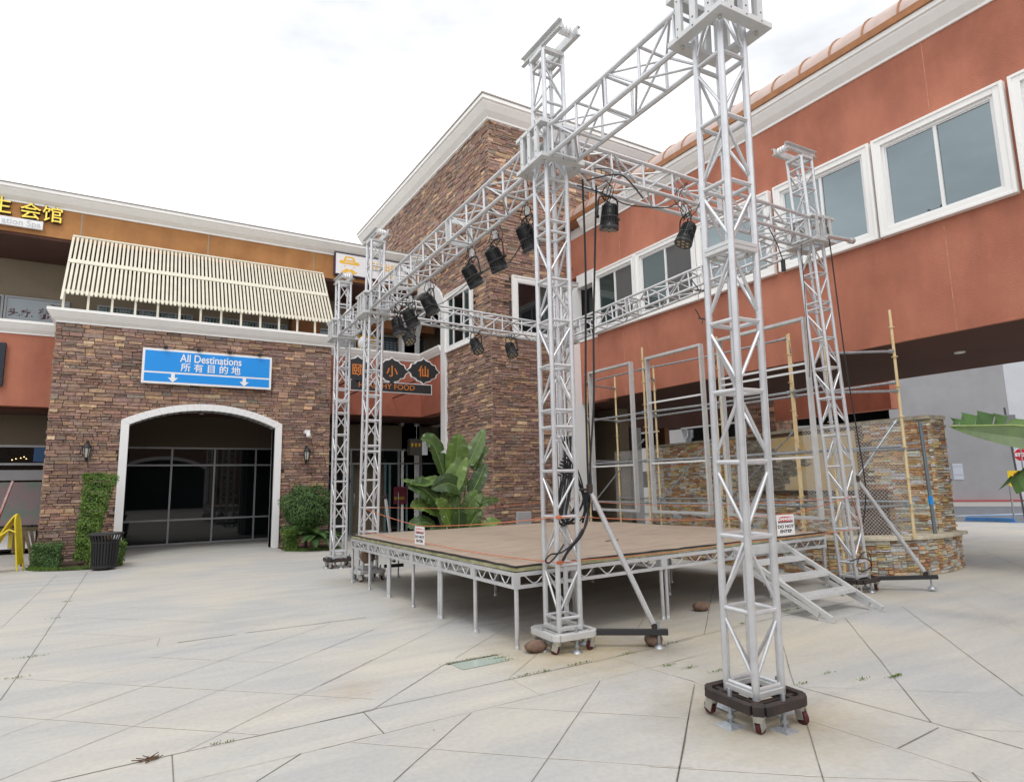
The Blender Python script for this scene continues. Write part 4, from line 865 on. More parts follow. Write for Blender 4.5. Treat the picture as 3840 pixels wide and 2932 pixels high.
# banana leaves entering at the right, from a plant just outside the view
bn = thing('banana_plant','banana plant with a long split leaf reaching in from the right edge','plant',(8.9,2.2,0)); rg = random.Random(5)
def sc(p, k=1.93): return Vector((p[0]*k, p[1]*k, 1.6+(p[2]-1.6)*k))
def ctri(mb, pts, c): mb.col = c; mb.add(pts,[tuple(range(len(pts)))])
q = MB()
A = sc((3.83,1.71,1.86)); B = sc((4.0,1.2,1.80)); n = 22
for i in range(n):   # lower half: wide, lit underside, in one sheet hanging from the midrib
    f0, f1 = i/n, (i+1)/n; w0 = .34*(math.sin(math.pi*min(1,f0*.62+.0))**.8); w1 = .34*(math.sin(math.pi*min(1,f1*.62))**.8)
    p0, p1 = A.lerp(B,f0)+Vector((0,0,.04*math.sin(f0*3))), A.lerp(B,f1)+Vector((0,0,.04*math.sin(f1*3))); dn = Vector((-.25,-.1,-.8))
    q.col = (.075,.125,.032) if i%3 else (.068,.113,.030); q.add([p0,p1,p1+dn*w1*.55,p0+dn*w0*.55],[(0,1,2,3)],True); q.add([p0+dn*w0*.55,p1+dn*w1*.55,p1+dn*w1+Vector((-.03,0,0)),p0+dn*w0+Vector((-.03,0,0))],[(0,1,2,3)],True)
segs = [(0.02,.07,.07),(.08,.2,.13),(.205,.34,.15),(.35,.44,.13),(.45,.66,.08),(.70,.78,.06),(.80,1.0,.05)]
for a,b,h in segs:
    p0, p1 = A.lerp(B,a)+Vector((0,0,.02)), A.lerp(B,b)+Vector((0,0,.02)); up = Vector((.12,.08,1))*h; k = Vector((-.02,.03,0)); q.col = rg.choice([(.05,.12,.02),(.07,.16,.03)]) if b < .45 else (.13,.22,.06)
    q.add([p0,p0.lerp(p1,.5),p1,p1+up*.75-k,p0.lerp(p1,.5)+up*1.05+k,p0+up*.8-k],[(0,1,4,5),(1,2,3,4)],True)
q.col = (.25,.33,.10); q.tube([A,A.lerp(B,.5)+Vector((0,0,.03)),B],.012,6); q.build('leaf', BROAD, bn, recalc=False)
q = MB(); top = sc((3.79,1.26,1.70)); end = sc((3.73,1.44,1.55))
for k, (u_, v_) in enumerate(((0,.35),(.33,.6),(.58,.8),(.78,.95))):
    p0, p1 = top.lerp(end,u_), top.lerp(end,v_); w_ = .30*(1-u_*.65); o_ = Vector((-.28,.25,-.28)).normalized(); q.col = [(.09,.19,.04),(.06,.13,.03),(.10,.2,.05),(.07,.15,.03)][k]
    q.add([p0,p0+o_*w_*.5+Vector((0,0,.05)),p1+o_*w_*.95,p1],[(0,1,2,3)],True)
    q.add([p0,p1,p1+Vector((.05,-.05,-.22))*(1-u_*.6),p0+Vector((.08,-.08,-.25))*(1-u_*.6)],[(0,1,2,3)],True)
q.col = (.3,.36,.12); q.tube([top,end],.01,5); q.build('leaf', BROAD, bn, recalc=False)
q = MB(); q.col = (.2,.26,.09); q.tube([(8.9,2.2,0),(8.6,2.2,1.0),(8.2,2.25,1.9),B],.05,8,rs=[.12,.08,.04,.015]); q.tube([(8.6,2.2,1.0),(7.9,2.3,1.9),top],.03,6,rs=[.05,.03,.012]); q.build('stalk', BROAD, bn)

# ======== fountain walls ========
fo = thing('fountain_wall','curved ledger stone fountain wall with raised basin behind the stage','fountain',(12,8,0))
def curve_frames(P):
    out = []
    for a,b in zip(P,P[1:]):
        a = Vector((*a,0)); b = Vector((*b,0)); U = (b-a).normalized(); Nn = Vector((-U.y,U.x,0))
        if Nn.dot(-a) < 0: Nn = -Nn
        out.append(((a,U,Nn),(b-a).length))
    return out
def smooth(P, k=3):
    for _ in range(k):
        Q = [P[0]]
        for a,b in zip(P,P[1:]): Q += [(a[0]*.75+b[0]*.25,a[1]*.75+b[1]*.25),(a[0]*.25+b[0]*.75,a[1]*.25+b[1]*.75)]
        P = Q+[P[-1]]
    return P
def offs(P, d):
    out = []
    for i,(x,y) in enumerate(P):
        a = P[max(i-1,0)]; b = P[min(i+1,len(P)-1)]; t = Vector((b[0]-a[0],b[1]-a[1],0)).normalized(); n = Vector((-t.y,t.x,0))
        if n.dot(Vector((-x,-y,0))) < 0: n = -n
        out.append((x+n.x*d,y+n.y*d))
    return out
LOW = smooth([(9.75,12.0),(9.7,9.0),(9.65,7.2),(9.85,6.3),(10.6,5.66),(11.5,5.45),(12.42,5.6)],2)
rg = random.Random(41); st = MB(); core = MB()
for F,l in curve_frames(LOW): stones(st, F, 0, l, 0, .56, rg, None, PAL_F, PAL_FW, (.035,.07), (.12,.42), (.01,.035), .003, .6)
stones(st, (Vector((12.40,5.6,0)),Vector((.1,1,0)).normalized(),Vector((1,-.1,0)).normalized()),0,.6,0,.56,rg,None,PAL_F,PAL_FW,(.03,.075),(.1,.28),(.01,.04),.004)
I = offs(LOW,-.3); n = len(LOW)
core.add([(x,y,0) for x,y in LOW]+[(x,y,0) for x,y in I]+[(x,y,.56) for x,y in LOW]+[(x,y,.56) for x,y in I], [(i,i+1,2*n+i+1,2*n+i) for i in range(n-1)]+[(n+i,3*n+i,3*n+i+1,n+i+1) for i in range(n-1)]+[(2*n+i,2*n+i+1,3*n+i+1,3*n+i) for i in range(n-1)]+[(0,2*n,3*n,n),(n-1,2*n-1,4*n-1,3*n-1)])
TALL = smooth([(12.15,5.72),(12.2,7.0),(12.45,8.4),(12.7,9.5),(13.3,11.6),(13.7,13.6),(13.7,14.6)],2)
def zt(u): return 2.6
acc = 0
for F,l in curve_frames(TALL):
    y_ = F[0].y
    def skp(u,z,a,b,F=F):
        p = F[0]+F[1]*u; return 6.98 < p.y < 10.35 and 1.32 < z
    stones(st, F, 0, l, .3, 2.58, rg, skp, PAL_F, PAL_FW, (.035,.06), (.14,.5), (.01,.04), .003)
stones(st, FY(5.72), 12.12, 12.55, .3, 2.58, rg, None, PAL_F, PAL_FW, (.025,.06), (.08,.30), (.01,.05), .004, .75)
st.build('ledger_stone', LEDG, fo)
def wallcore(mb, P, th, z0, z1):
    I = offs(P,-th); n = len(P); mb.add([(x,y,z0) for x,y in P]+[(x,y,z0) for x,y in I]+[(x,y,z1) for x,y in P]+[(x,y,z1) for x,y in I], [(i,i+1,2*n+i+1,2*n+i) for i in range(n-1)]+[(n+i,3*n+i,3*n+i+1,n+i+1) for i in range(n-1)]+[(2*n+i,2*n+i+1,3*n+i+1,3*n+i) for i in range(n-1)]+[(0,2*n,3*n,n),(n-1,2*n-1,4*n-1,3*n-1)])
wallcore(core, TALL, .4, 0, 2.58); core.build('core', mat('ledger_backing',(.22,.15,.09),1), fo)
cp = MB(); wallcore(cp, offs(TALL,.09), .58, 2.585, 2.655); wallcore(cp, offs(LOW,.06), .45, .565, .62); cp.flat([(12.1,5.5),(12.62,5.55),(12.62,6.2),(12.1,6.2)],.563,.618); cp.build('coping', CAP, fo, bevel=.015)
pl = MB(); PP = [p for p in TALL if 6.9 < p[1] < 10.5]; wallcore(pl, offs(PP,.03), .05, 1.32, 2.5); pl.build('stained_panel', TANP, fo)
sh = MB(); wallcore(sh, offs(PP,.2), .22, 1.26, 1.31); sh.build('spillway_shelf', mat('slate',(.10,.09,.08),.6), fo)
# grey stepped tiles: steps descending to the right
gs = MB(); rg = random.Random(43)
for F,l in curve_frames(PP):
    m_ = F[0].y+l/2; top = 2.42
    def lo(y): return 1.32 if y > 9.1 else 1.46 if y > 8.95 else 1.62 if y > 8.6 else 1.84 if y > 8.3 else 9
    def hi(y): return 2.55 if y > 9.75 else 2.25 if y > 9.3 else 1.98
    stones(gs, (F[0]+F[2]*.03,F[1],F[2]), 0, l, 1.33, 2.5, rg, lambda u,z,a,b,F=F: not (lo((F[0]+F[1]*u).y) <= z <= hi((F[0]+F[1]*u).y)), PAL_S, None, (.03,.05), (.1,.2), (.008,.025), .003)
gs.build('grey_tile_steps', LEDG, fo)
q = MB(); q.box((11.7,6.6,.3),(12.12,7.0,1.35)); q.build('stone_pier', mat('dark_brown_stone',(.16,.10,.075),.9,var=.4,vs=12,bump=.6,bs=20), fo)
q = MB(); q.flat([(9.95,7.2),(10.6,6.0),(11.5,5.8),(12.1,6.0),(12.5,9),(13.4,12),(10,12)],.3,.32); q.build('basin_floor', mat('basin',(.18,.2,.22),.3), fo)

# ======== scaffold ========
sf = thing('scaffold','scaffold of tan poles and galvanized tubes standing around the fountain','scaffold',(10.2,9,0))
Fr = [(9.6,12.35),(9.6,10.28),(9.85,8.4),(9.85,6.83),]; Bk = [(10.75,12.6),(10.75,11.15),(10.75,9.3),(10.75,7.42),(10.78,5.52)]
def pole(x,y,z0,z1):
    q = MB(); q.tube([(x,y,z0),(x,y,z1)],.023,10); q.tube([(x,y,z1),(x,y,z1+.16)],.022,8)
    z = z0+.45
    while z < z1: q.tube([(x,y,z),(x,y,z+.012)],.05,10); z += .5
    q.build('tan_pole', BAMB, sf)
for x,y in Fr[:2]: pole(x,y,.3,4.38)
for x,y in Fr[2:]: pole(x,y,.3,4.25 if y > 7 else 3.95)
for x,y in Bk: pole(x,y,.6 if y < 6 else .3,4.2)
pole(9.62,6.02,.02,3.7)
def rail(a,b,r=.022):
    q = MB(); q.tube([a,b],r,8); d = (Vector(b)-Vector(a)).normalized()
    for e,s in ((Vector(a),1),(Vector(b),-1)): q.tube([e+d*s*.02,e+d*s*.09],r*1.6,8)
    q.build('galvanized_rail', GALV, sf)
for z in (1.12,2.02,3.08):
    for a,b in zip(Fr,Fr[1:]): rail((*a,z),(*b,z),.024)
    rail((*Fr[3],z),(9.62,6.02,z))
    for a,b in zip(Bk,Bk[1:]): rail((*a,z+.05),(*b,z+.05))
for a,b in zip(Fr,Fr[1:]): rail((a[0],a[1],4.05),(b[0],b[1],4.05),.02)
for f,b in ((0,0),(1,1),(2,2),(3,3)):
    for z in (2.1,3.15,4.0): rail((*Fr[f],z),(*Bk[b],z))
rail((9.62,6.02,3.6),(*Bk[4],3.65)); rail((9.62,6.02,2.95),(*Bk[4],2.98)); rail((9.62,6.02,2.0),(*Bk[4],2.02)); rail((9.62,6.02,1.1),(*Bk[4],1.12))
rail((9.6,10.35,2.5),(9.6,12.2,1.1),.016); rail((10.75,7.5,2.45),(10.75,9.2,1.1),.016); rail((9.8,8.5,2.5),(9.7,10.1,1.1),.016); rail((10.78,5.6,2.5),(10.0,6.0,1.45),.018)
# chain link panels
def chain(o, U, w, z0, z1, lab, s=.062):
    q = MB(); O = Vector(o); U = Vector(U); h = z1-z0; r = .0024; n = int((w+h)/s)
    for k in range(n+1):
        for sg_ in (1,-1):
            c = -h+k*s if sg_ > 0 else k*s
            # line u = c + sg*(z)
            a, b = 0, h
            if sg_ > 0: a = max(0,-c); b = min(h, w-c)
            else: a = max(0,c-w); b = min(h,c)
            if b-a > .02:
                q.tube([O+U*(c+sg_*a)+Vector((0,0,z0+a)), O+U*(c+sg_*b)+Vector((0,0,z0+b))], r, 3, False)
    q.sm = [False]*len(q.sm)
    t = q.build('chain_link_fence', mat('wire_grey',(.8,.8,.78),.6)); tag(t, lab, 'fence')
chain((10.8,11.05,0),(0,-1,0) if 0 else Vector((0,1,0)),1.75,.62,2.35,'diamond wire fence panel behind the leftmost empty screen frame')
chain((10.82,5.5,0),Vector((0,1,0)),1.85,.62,2.5,'diamond wire fence panel in front of the fountain by the right truss tower')
gp = thing('grey_pole','blue taped galvanized pole leaning on the fountain stone at its right end','pole',(11.75,5.65,.62)); q = MB(); q.tube([(11.6,5.6,.62),(11.72,5.7,2.5)],.032,8); q.build('pipe', mat('dark_galvanized',(.20,.24,.27),.4,.7), gp); q = MB(); q.tube([(11.625,5.62,1.1),(11.635,5.63,1.24)],.037,8); q.build('blue_tape', BLUE, gp)
# LED screen frames
def frame(y0,y1,mids,lab):
    t = thing('screen_frame', lab, 'frame', (9.35,(y0+y1)/2,.92), 'empty aluminium screen frames behind the stage'); X0,X1,z0,z1 = 9.28,9.39,.93,4.21
    for y in (y0,y1):
        q = MB(); s = 1 if y == y0 else -1; q.box((X0,y,z0),(X1,y+s*.025,z1)); [q.box((X0+k,y+s*.025,z0+.06),(X0+k+.018,y+s*.04,z1-.06)) for k in (0,.045,.092)]; q.build('side_member', ALUP, t, bevel=.003)
    for z,h in ((z0,.05),(z1-.05,.05)):
        q = MB(); q.box((X0+.002,y0+.026,z),(X1-.002,y1-.026,z+h)); q.build('cross_member', ALUP, t, bevel=.003)
    for z in mids: q = MB(); q.box((X0+.02,y0+.03,z),(X0+.04,y1-.03,z+.035)); q.build('thin_batten', WHT2, t)
frame(10.36,11.86,(1.92,),'leftmost empty aluminium screen frame behind the stage'); frame(8.34,9.88,(1.93,3.2),'middle empty aluminium screen frame behind the stage'); frame(6.12,7.92,(1.9,3.3,3.42),'rightmost empty aluminium screen frame, behind the front truss tower')

# ======== stage ========
P00,P01,P10,P11 = Vector((3.28,5.46,0)),Vector((3.23,10.72,0)),Vector((8.92,5.84,0)),Vector((8.10,10.95,0))
def bil(u,v,z=0): p = P00.lerp(P10,u).lerp(P01.lerp(P11,u),v); return Vector((p.x,p.y,z))
sg = thing('stage_platform','raised outdoor stage with brown deck on silver truss frames and legs','stage',(5.8,8,0))
q = MB(); q.hexa([bil(0,0,.762),bil(1,0,.762),bil(1,1,.762),bil(0,1,.762),bil(0,0,.782),bil(1,0,.782),bil(1,1,.782),bil(0,1,.782)]); q.build('deck', DECK, sg)
q = MB(); rg = random.Random(3)
def edge(a,b,n,out):
    prev = None
    for i in range(n+1):
        p = a.lerp(b,i/n); z = .786+rg.uniform(-.003,.005); cur = p+out*rg.uniform(.0,.012)
        if prev: 
            A,B = prev, (cur,z); q.hexa([A[0]+Vector((0,0,.770)),B[0]+Vector((0,0,.770)),B[0]-out*.03+Vector((0,0,.770)),A[0]-out*.03+Vector((0,0,.770)),A[0]+Vector((0,0,A[1])),B[0]+Vector((0,0,B[1])),B[0]-out*.03+Vector((0,0,B[1])),A[0]-out*.03+Vector((0,0,A[1]))])
        prev = (cur,z)
edge(P00,P01,40,Vector((-1,0,0))); edge(P00,P10,40,Vector((0,-1,0))); q.build('black_edge_strip', BLK, sg)
q = MB()
def board(a,b,out,z0,z1,o): d = [a+out*o,b+out*o,b-out*.02,a-out*.02]; q.hexa([x+Vector((0,0,z0)) for x in d]+[x+Vector((0,0,z1)) for x in d])
board(P00,P01,Vector((-1,0,0)),.735,.768,.004); board(P00,P10,Vector((0,-1,0)),.735,.768,.004); board(P10,P11,Vector((1,0,0)),.735,.768,.004); q.build('plywood_edge', PLY, sg)
def truss_panel(a,b,out,waves):
    q = MB(); d = b-a; L_ = d.length; d.normalize(); z0,z1 = .585,.725
    q.bar(a+Vector((0,0,z1-.02)),b+Vector((0,0,z1-.02)),.03,.04); q.bar(a+Vector((0,0,z0)),b+Vector((0,0,z0)),.03,.035)
    for p in (a+d*.025,b-d*.025): q.bar(p+Vector((0,0,z0+.018)),p+Vector((0,0,z1-.04)),.028,.05,d)
    n = waves*12; s = a+d*.07; e = b-d*.07; q.tube([s.lerp(e,i/n)+Vector((0,0,(z0+z1)/2-.002+.048*math.cos(2*math.pi*i/12))) for i in range(n+1)],.0075,6)
    q.build('truss_edge_panel', ALU, sg)
def sleg(p,z1=.585,r=.022):
    q = MB(); q.tube([(p.x,p.y,.04),(p.x,p.y,z1)],r,12); q.tube([(p.x,p.y,0),(p.x,p.y,.012),(p.x,p.y,.05)],.03,10,rs=[.03,.03,.014]); q.build('leg', ALU, sg)
n = 6
for i in range(n):
    a, b = P00.lerp(P01,i/n), P00.lerp(P01,(i+1)/n); truss_panel(a,b,None,3)
nb = [0,.376,.752,1]
for u0_,u1_ in zip(nb,nb[1:]):
    truss_panel(P00.lerp(P10,u0_),P00.lerp(P10,u1_),None,6 if u1_<.9 else 4); truss_panel(P01.lerp(P11,u0_),P01.lerp(P11,u1_),None,5)
for i in range(n): truss_panel(P10.lerp(P11,i/n),P10.lerp(P11,(i+1)/n),None,3)
for v in (1/3,2/3):
    for u0_,u1_ in zip(nb,nb[1:]): truss_panel(bil(u0_,v),bil(u1_,v),None,5)
for u in (.376,.752): truss_panel(bil(u,0.01),bil(u,.99),None,14)
for i in range(n+1):
    p = P00.lerp(P01,i/n); sleg(p+Vector((.02,.02 if not i else 0,0)))
    if 0 < i < n and i%2==0: sleg(p+Vector((.02,.06,0)))
for u in (.376,.752,1):
    for v in (0,1/3,2/3,1):
        sleg(bil(u,v)+Vector((-.03,.02,0)))
        if u < 1: sleg(bil(u,v)+Vector((.045,.02,0)))
sleg(bil(.25,.15)); sleg(bil(.26,.17)); sleg(bil(.25,.5)); sleg(bil(.6,.2)); sleg(bil(.6,.5))
q = MB(); q.tube([(5.6,6.9,.79),(5.75,6.9,.792),(5.85,6.93,.79)],.006,5); tag(q.build('loose_cable_scrap', RUBBER),'short black scrap of cable lying on the stage deck','cable')
q = MB(); q.box((6.9,11.35,.5),(7.25,11.42,1.0)); tag(q.build('grey_utility_box', GREYW, bevel=.01),'light grey utility box behind the back edge of the stage','box')

# ======== stairs ========
sr = thing('stage_stairs','folding silver aluminium stairs of four treads up to the stage edge','stairs',(7.25,5,0))
XA, XB = 6.72, 7.72
def srp(x,t,o=0): return Vector((x,5.74+(4.40-5.74)*t,.72+(.04-.72)*t+o))
for x in (XA,XB):
    q = MB(); q.bar(srp(x,.0),srp(x,1.0),.035,.06,(1,0,0) if 0 else (0,0,1)); q.bar(srp(x,.05,-.15)+Vector((.0,.0,0)),srp(x,.93,-.15)+Vector((0,.06,.12)),.03,.055)
    q.build('stringer', ALUP, sr, bevel=.004)
    q = MB()
    for t_ in (.1,.37,.64,.9): p = srp(x,t_,-.02); q.tube([p+Vector((-.026,0,0)),p+Vector((.026,0,0))],.012,8); p = srp(x,t_,-.16); q.tube([p+Vector((-.024,0,0)),p+Vector((.024,0,0))],.010,8)
    q.build('bolts', ZINC, sr)
    q = MB(); a_ = srp(x,1.0,-.02); q.bar(a_+Vector((0,.16,-.005)),a_+Vector((0,-.02,0)),.03,.035); q.build('foot', ALUP, sr)
for y,z in ((5.44,.56),(5.12,.40),(4.79,.24)):
    q = MB(); q.box((XA+.02,y-.10,z-.045),(XB-.02,y+.10,z)); 
    for k in range(7): q.box((XA+.03,y-.088+k*.027,z),(XB-.03,y-.078+k*.027,z+.004))
    q.build('tread', ALUP, sr, bevel=.003)
q = MB(); q.box((XA-.02,5.66,.60),(XB+.05,5.76,.72)); q.build('landing_plate', ALUP, sr, bevel=.004)

# ======== truss towers and booms ========
TG = 'silver box truss towers'
def tower(loc, rot, top, sleeve, lab, rings, joints, base='dark', head=None, arm=None, shs=.27, zb=.175):
    t = thing('truss_tower', lab, 'truss tower', (loc[0],loc[1],0), TG)
    a = .122; C = math.cos(rot); Sn = math.sin(rot)
    def P(x,y,z): return (loc[0]+x*C-y*Sn, loc[1]+x*Sn+y*C, z)
    cs = [(-a,-a),(a,-a),(a,a),(-a,a)]
    for x,y in cs: q = MB(); q.tube([P(x,y,zb),P(x,y,top)],.0255,12); q.build('leg', ALU, t)
    q = MB()
    for z in rings:
        for i in range(4): q.tube([P(*cs[i],z),P(*cs[(i+1)%4],z)],.017,8)
    rr = sorted(rings)
    for k,(z0,z1) in enumerate(zip(rr,rr[1:])):
        if z1-z0 < .25: continue
        e = .05
        for i in range(4):
            A, B = cs[i], cs[(i+1)%4]
            if (k+i)%2: A, B = B, A
            q.tube([P(A[0],A[1],z0+e),P(B[0],B[1],z1-e)],.0125,7)
    q.build('lattice', ALU, t)
    for z in joints:
        q = MB(); w = a+.02
        for zz in (z-.017,z+.017):
            for i in range(4): q.bar(P(*cs[i],zz),P(*cs[(i+1)%4],zz),.05,.030)
        q.build('joint_plate', ALUP, t, bevel=.003)
        q = MB()
        for x,y in cs: q.tube([P(x*.62,y*.62,z-.06),P(x*.62,y*.62,z+.06)],.012,6)
        q.split('bolt', ZINC, t)
    if sleeve:
        z0,z1 = sleeve; w = shs; so_ = MB()
        for z in (z0,z1):
            q4 = [(-w,-w),(w,-w),(w,w),(-w,w)]
            for i in range(4):
                A = q4[i]; B = q4[(i+1)%4]; ins = .045 if i%2 else 0
                dx = (B[0]-A[0]); dy = (B[1]-A[1]); l = math.hypot(dx,dy); dx/=l; dy/=l; nx,ny = -dy,dx
                so_.hexa([P(A[0]+dx*ins*2,A[1]+dy*ins*2,z-.022),P(B[0]-dx*ins*2,B[1]-dy*ins*2,z-.022),P(B[0]-dx*ins*2+nx*.09,B[1]-dy*ins*2+ny*.09,z-.022),P(A[0]+dx*ins*2+nx*.09,A[1]+dy*ins*2+ny*.09,z-.022),
                          P(A[0]+dx*ins*2,A[1]+dy*ins*2,z+.022),P(B[0]-dx*ins*2,B[1]-dy*ins*2,z+.022),P(B[0]-dx*ins*2+nx*.09,B[1]-dy*ins*2+ny*.09,z+.022),P(A[0]+dx*ins*2+nx*.09,A[1]+dy*ins*2+ny*.09,z+.022)])
        s_ = so_.split('sleeve_frame', ALUP, t, bevel=.003)[0]
        q = MB(); hb = MB()
        for i in range(4):
            A = q4[i]; B = q4[(i+1)%4]
            for f in (.2,.5,.8):
                x = A[0]+(B[0]-A[0])*f; y = A[1]+(B[1]-A[1])*f; x *= .93; y *= .93
                up = P(1,0,0) if i%2 else P(0,1,0)
                q.bar(P(x,y,z0+.022),P(x,y,z1-.022),.06 ,.03, Vector((up[0]-loc[0],up[1]-loc[1],0)))
                for zz in (z0,z1,z0+.07,z1-.07): 
                    k_ = 1.077 if zz in (z0,z1) else 1.065; hb.tube([P(x,y,zz),P(x*k_,y*k_,zz)] ,.008,6)
        q.build('sleeve_posts', ALUP, s_, bevel=.002); hb.build('bolt_holes', BLK, s_)
        q = MB()
        for x,y in ((-.19,-.19),(.19,-.19),(.19,.19),(-.19,.19)): q.tube([P(x,y,z0-.05),P(x,y,z0+.04)],.014,7)
        q.build('bolts', ZINC, s_)
    # dolly
    w = .235; zt_ = zb+.01; DM = BLKST if base == 'dark' else ALUP
    oct_ = [(-w,-w+.05),(-w+.05,-w),(w-.05,-w),(w,-w+.05),(w,w-.05),(w-.05,w),(-w+.05,w),(-w,w-.05)]
    q = MB()
    for i in range(8): q.bar(P(*oct_[i],zt_-.03),P(*oct_[(i+1)%8],zt_-.03),.05,.06)
    for k in (-.14,.14): q.bar(P(k,-w+.03,zt_-.035),P(k,w-.03,zt_-.035),.035,.045); q.bar(P(-w+.03,k,zt_-.038),P(w-.03,k,zt_-.038),.035,.045)
    dl = q.build('dolly', DM, t, bevel=.004)
    q = MB()
    for i in range(4): q.bar(P(*cs[i],zt_+.022),P(*cs[(i+1)%4],zt_+.022),.05,.035)
    q.build('base_plate', ALUP, t, bevel=.003)
    rgc = random.Random(int(loc[0]*100+loc[1]*10))
    for x,y in ((-w+.04,-w+.04),(w-.04,-w+.04),(w-.04,w-.04),(-w+.04,w-.04)):
        an = rgc.uniform(0,6.28); c_, s_2 = math.cos(an), math.sin(an); zc = .044
        X,Y,_ = P(x,y,0); q = MB(); q.tube([(X,Y,zt_-.06),(X,Y,zt_-.068),(X,Y,zt_-.085),(X,Y,zt_-.10)],.045,10,rs=[.045,.045,.036,.036]); off = (c_*.025,s_2*.025)
        for sd in (-1,1): q.bar((X-s_2*.022*sd,Y+c_*.022*sd,zt_-.072),(X+off[0]-s_2*.022*sd,Y+off[1]+c_*.022*sd,zc-.012),.062,.006,(s_2,-c_,0))
        cst = q.build('caster', ZINC, dl)
        q = MB(); q.tube([(X+off[0]-s_2*.016,Y+off[1]+c_*.016,zc),(X+off[0]+s_2*.016,Y+off[1]-c_*.016,zc)],.042,16); q.build('wheel', REDW, cst) if False else q.build('wheel', REDW, dl)
    for x,y in ((0,-w),(w,0),(0,w),(-w,0)):
        X,Y,_ = P(x*.98,y*.98,0); q = MB(); q.tube([(X,Y,.02),(X,Y,zt_+.05)],.014,8); q.tube([(X,Y,.05),(X,Y,.075)],.026,6)
        if base == 'dark' and loc[1] < 4: k = .075; q.hexa([P(x-k,y-k,.002),P(x+k,y-k,.002),P(x+k,y+k,.002),P(x-k,y+k,.002),P(x-k*.35,y-k*.35,.028),P(x+k*.35,y-k*.35,.028),P(x+k*.35,y+k*.35,.028),P(x-k*.35,y+k*.35,.028)])
        else: q.tube([(X,Y,.0),(X,Y,.012),(X,Y,.03)],.05,12,rs=[.055,.05,.016])
        q.build('screw_jack', GALV, dl)
    if head:
        hx,hy,ln,off = head; q = MB(); d = Vector((hx,hy,0)); s = Vector((-hy,hx,0)); c0 = Vector((loc[0],loc[1],top+.02))+d*off
        for i in range(4): q.bar(P(*[v*1.03 for v in cs[i]],top),P(*[v*1.03 for v in cs[(i+1)%4]],top),.06,.05)
        h_ = q.build('head_frame', ALUP, t, bevel=.003); q = MB()
        for sd in (-1,1):
            c = c0+s*sd*.10; q.bar(c-d*ln/2+Vector((0,0,.08)),c+d*ln/2+Vector((0,0,.08)),.008,.1)
            for zz in (.032,.128): q.bar(c-d*ln/2+s*sd*.02+Vector((0,0,zz)),c+d*ln/2+s*sd*.02+Vector((0,0,zz)),.045,.008)
        q.build('head_channel', ALUP, h_)
        q = MB()
        for e in (-1,1):
            c = c0+d*(ln/2-.08)*e+Vector((0,0,.08))
            for k in (-.045,0,.045): q.tube([c+s*(k-.014),c+s*(k-.004),c+s*(k+.004),c+s*(k+.014)],.05,16,rs=[.055,.042,.042,.055])
            q.tube([c-s*.11,c+s*.11],.01,6)
        q.build('pulley', SWHITE, h_)
    if arm:
        a0,a1,bt,bb = [Vector(v) for v in arm]; q = MB(); q.bar(a0,a1,.05,.055); q.build('outrigger', BTUBE, t, bevel=.003)
        d = (a1-a0).normalized(); e = a1-d*.09; q = MB(); q.tube([(e.x,e.y,0),(e.x,e.y,.012),(e.x,e.y,.035)],.05,12,rs=[.055,.05,.016]); q.tube([(e.x,e.y,.02),(e.x,e.y,a1.z+.1)],.014,8); q.build('outrigger_jack', GALV, t)
        q = MB(); q.tube([bt,bt.lerp(bb,.06)],.022,10); q.tube([bt.lerp(bb,.05),bb],.027,12); q.build('brace_pole', ALU, t)
        q = MB(); q.tube([Vector((bb.x,bb.y,bb.z)),Vector((bb.x,bb.y,a1.z-.02))],.025,8); s = Vector((-d.y,d.x,0)); q.tube([bb-s*.03,bb+s*.03],.03,10); l0 = bt; q.tube([l0+Vector((0,0,-.04)),l0+Vector((0,0,.05))],.033,10); q.tube([l0,l0+(Vector((loc[0]+.15,loc[1]-.12,l0.z))-l0)*.9],.014,6); q.build('brace_clamp', BLKST, t)
    return t
T1,T2,T3,T4,T5,T6 = (3.69,3.035),(3.71,5.28),(3.57,10.91),(3.63,12.95),(8.895,5.425),(8.1,11.2)
t1 = tower(T1,math.radians(-2.7),7.0,(4.95,5.32),'tallest silver truss tower nearest the camera on a rusty brown wheeled base',[.235,.72,1.21,1.715,2.21,2.71,3.245,3.73,4.23,4.72,5.4,5.9,6.4,6.9],[3.245])
t2 = tower(T2,math.radians(-2.8),6.27,(4.96,5.34),'silver truss tower at the near stage corner with looped black cables hanging inside',[.30,.80,1.26,1.71,2.15,2.32,2.78,3.25,3.69,4.2,4.32,4.78,5.2,5.66,6.14],[],'light',(0,1,.76,-.06),
 ((3.93,5.1,.15),(4.52,4.68,.15),(3.98,5.13,1.52),(4.43,4.77,.20)))
t3 = tower(T3,math.radians(.4),6.09,(4.68,5.05),'silver truss tower at the far left stage corner',[.35,.81,1.22,1.7,2.2,2.3,2.75,3.2,3.65,4.1,4.2,4.6,5.1,5.6,6.1],[],'light',(0,1,.76,0),
 ((3.85,10.85,.21),(4.2,10.85,.21),(4.0,11.3,1.4),(4.3,11.6,.2)))
tower(T4,math.radians(-1),5.89,(4.66,5.03),'farthest left silver truss tower in front of the bush',[.32,.8,1.25,1.7,2.15,2.65,3.1,3.6,4.05,4.55,5.0,5.4,5.9],[3.35],'dark',(0,1,.6,0))
t5 = tower(T5,math.radians(-2),6.52,(5.12,5.49),'silver truss tower at the right stage corner in front of the fountain',[.40,.86,1.3,1.75,2.2,2.32,2.75,3.2,3.65,4.1,4.2,4.65,5.1,5.55,6.0,6.35],[],'dark',(1,0,.74,-.1),
 ((9.1,5.25,.155),(9.68,4.70,.155),(9.05,5.28,1.55),(9.57,4.80,.21)))
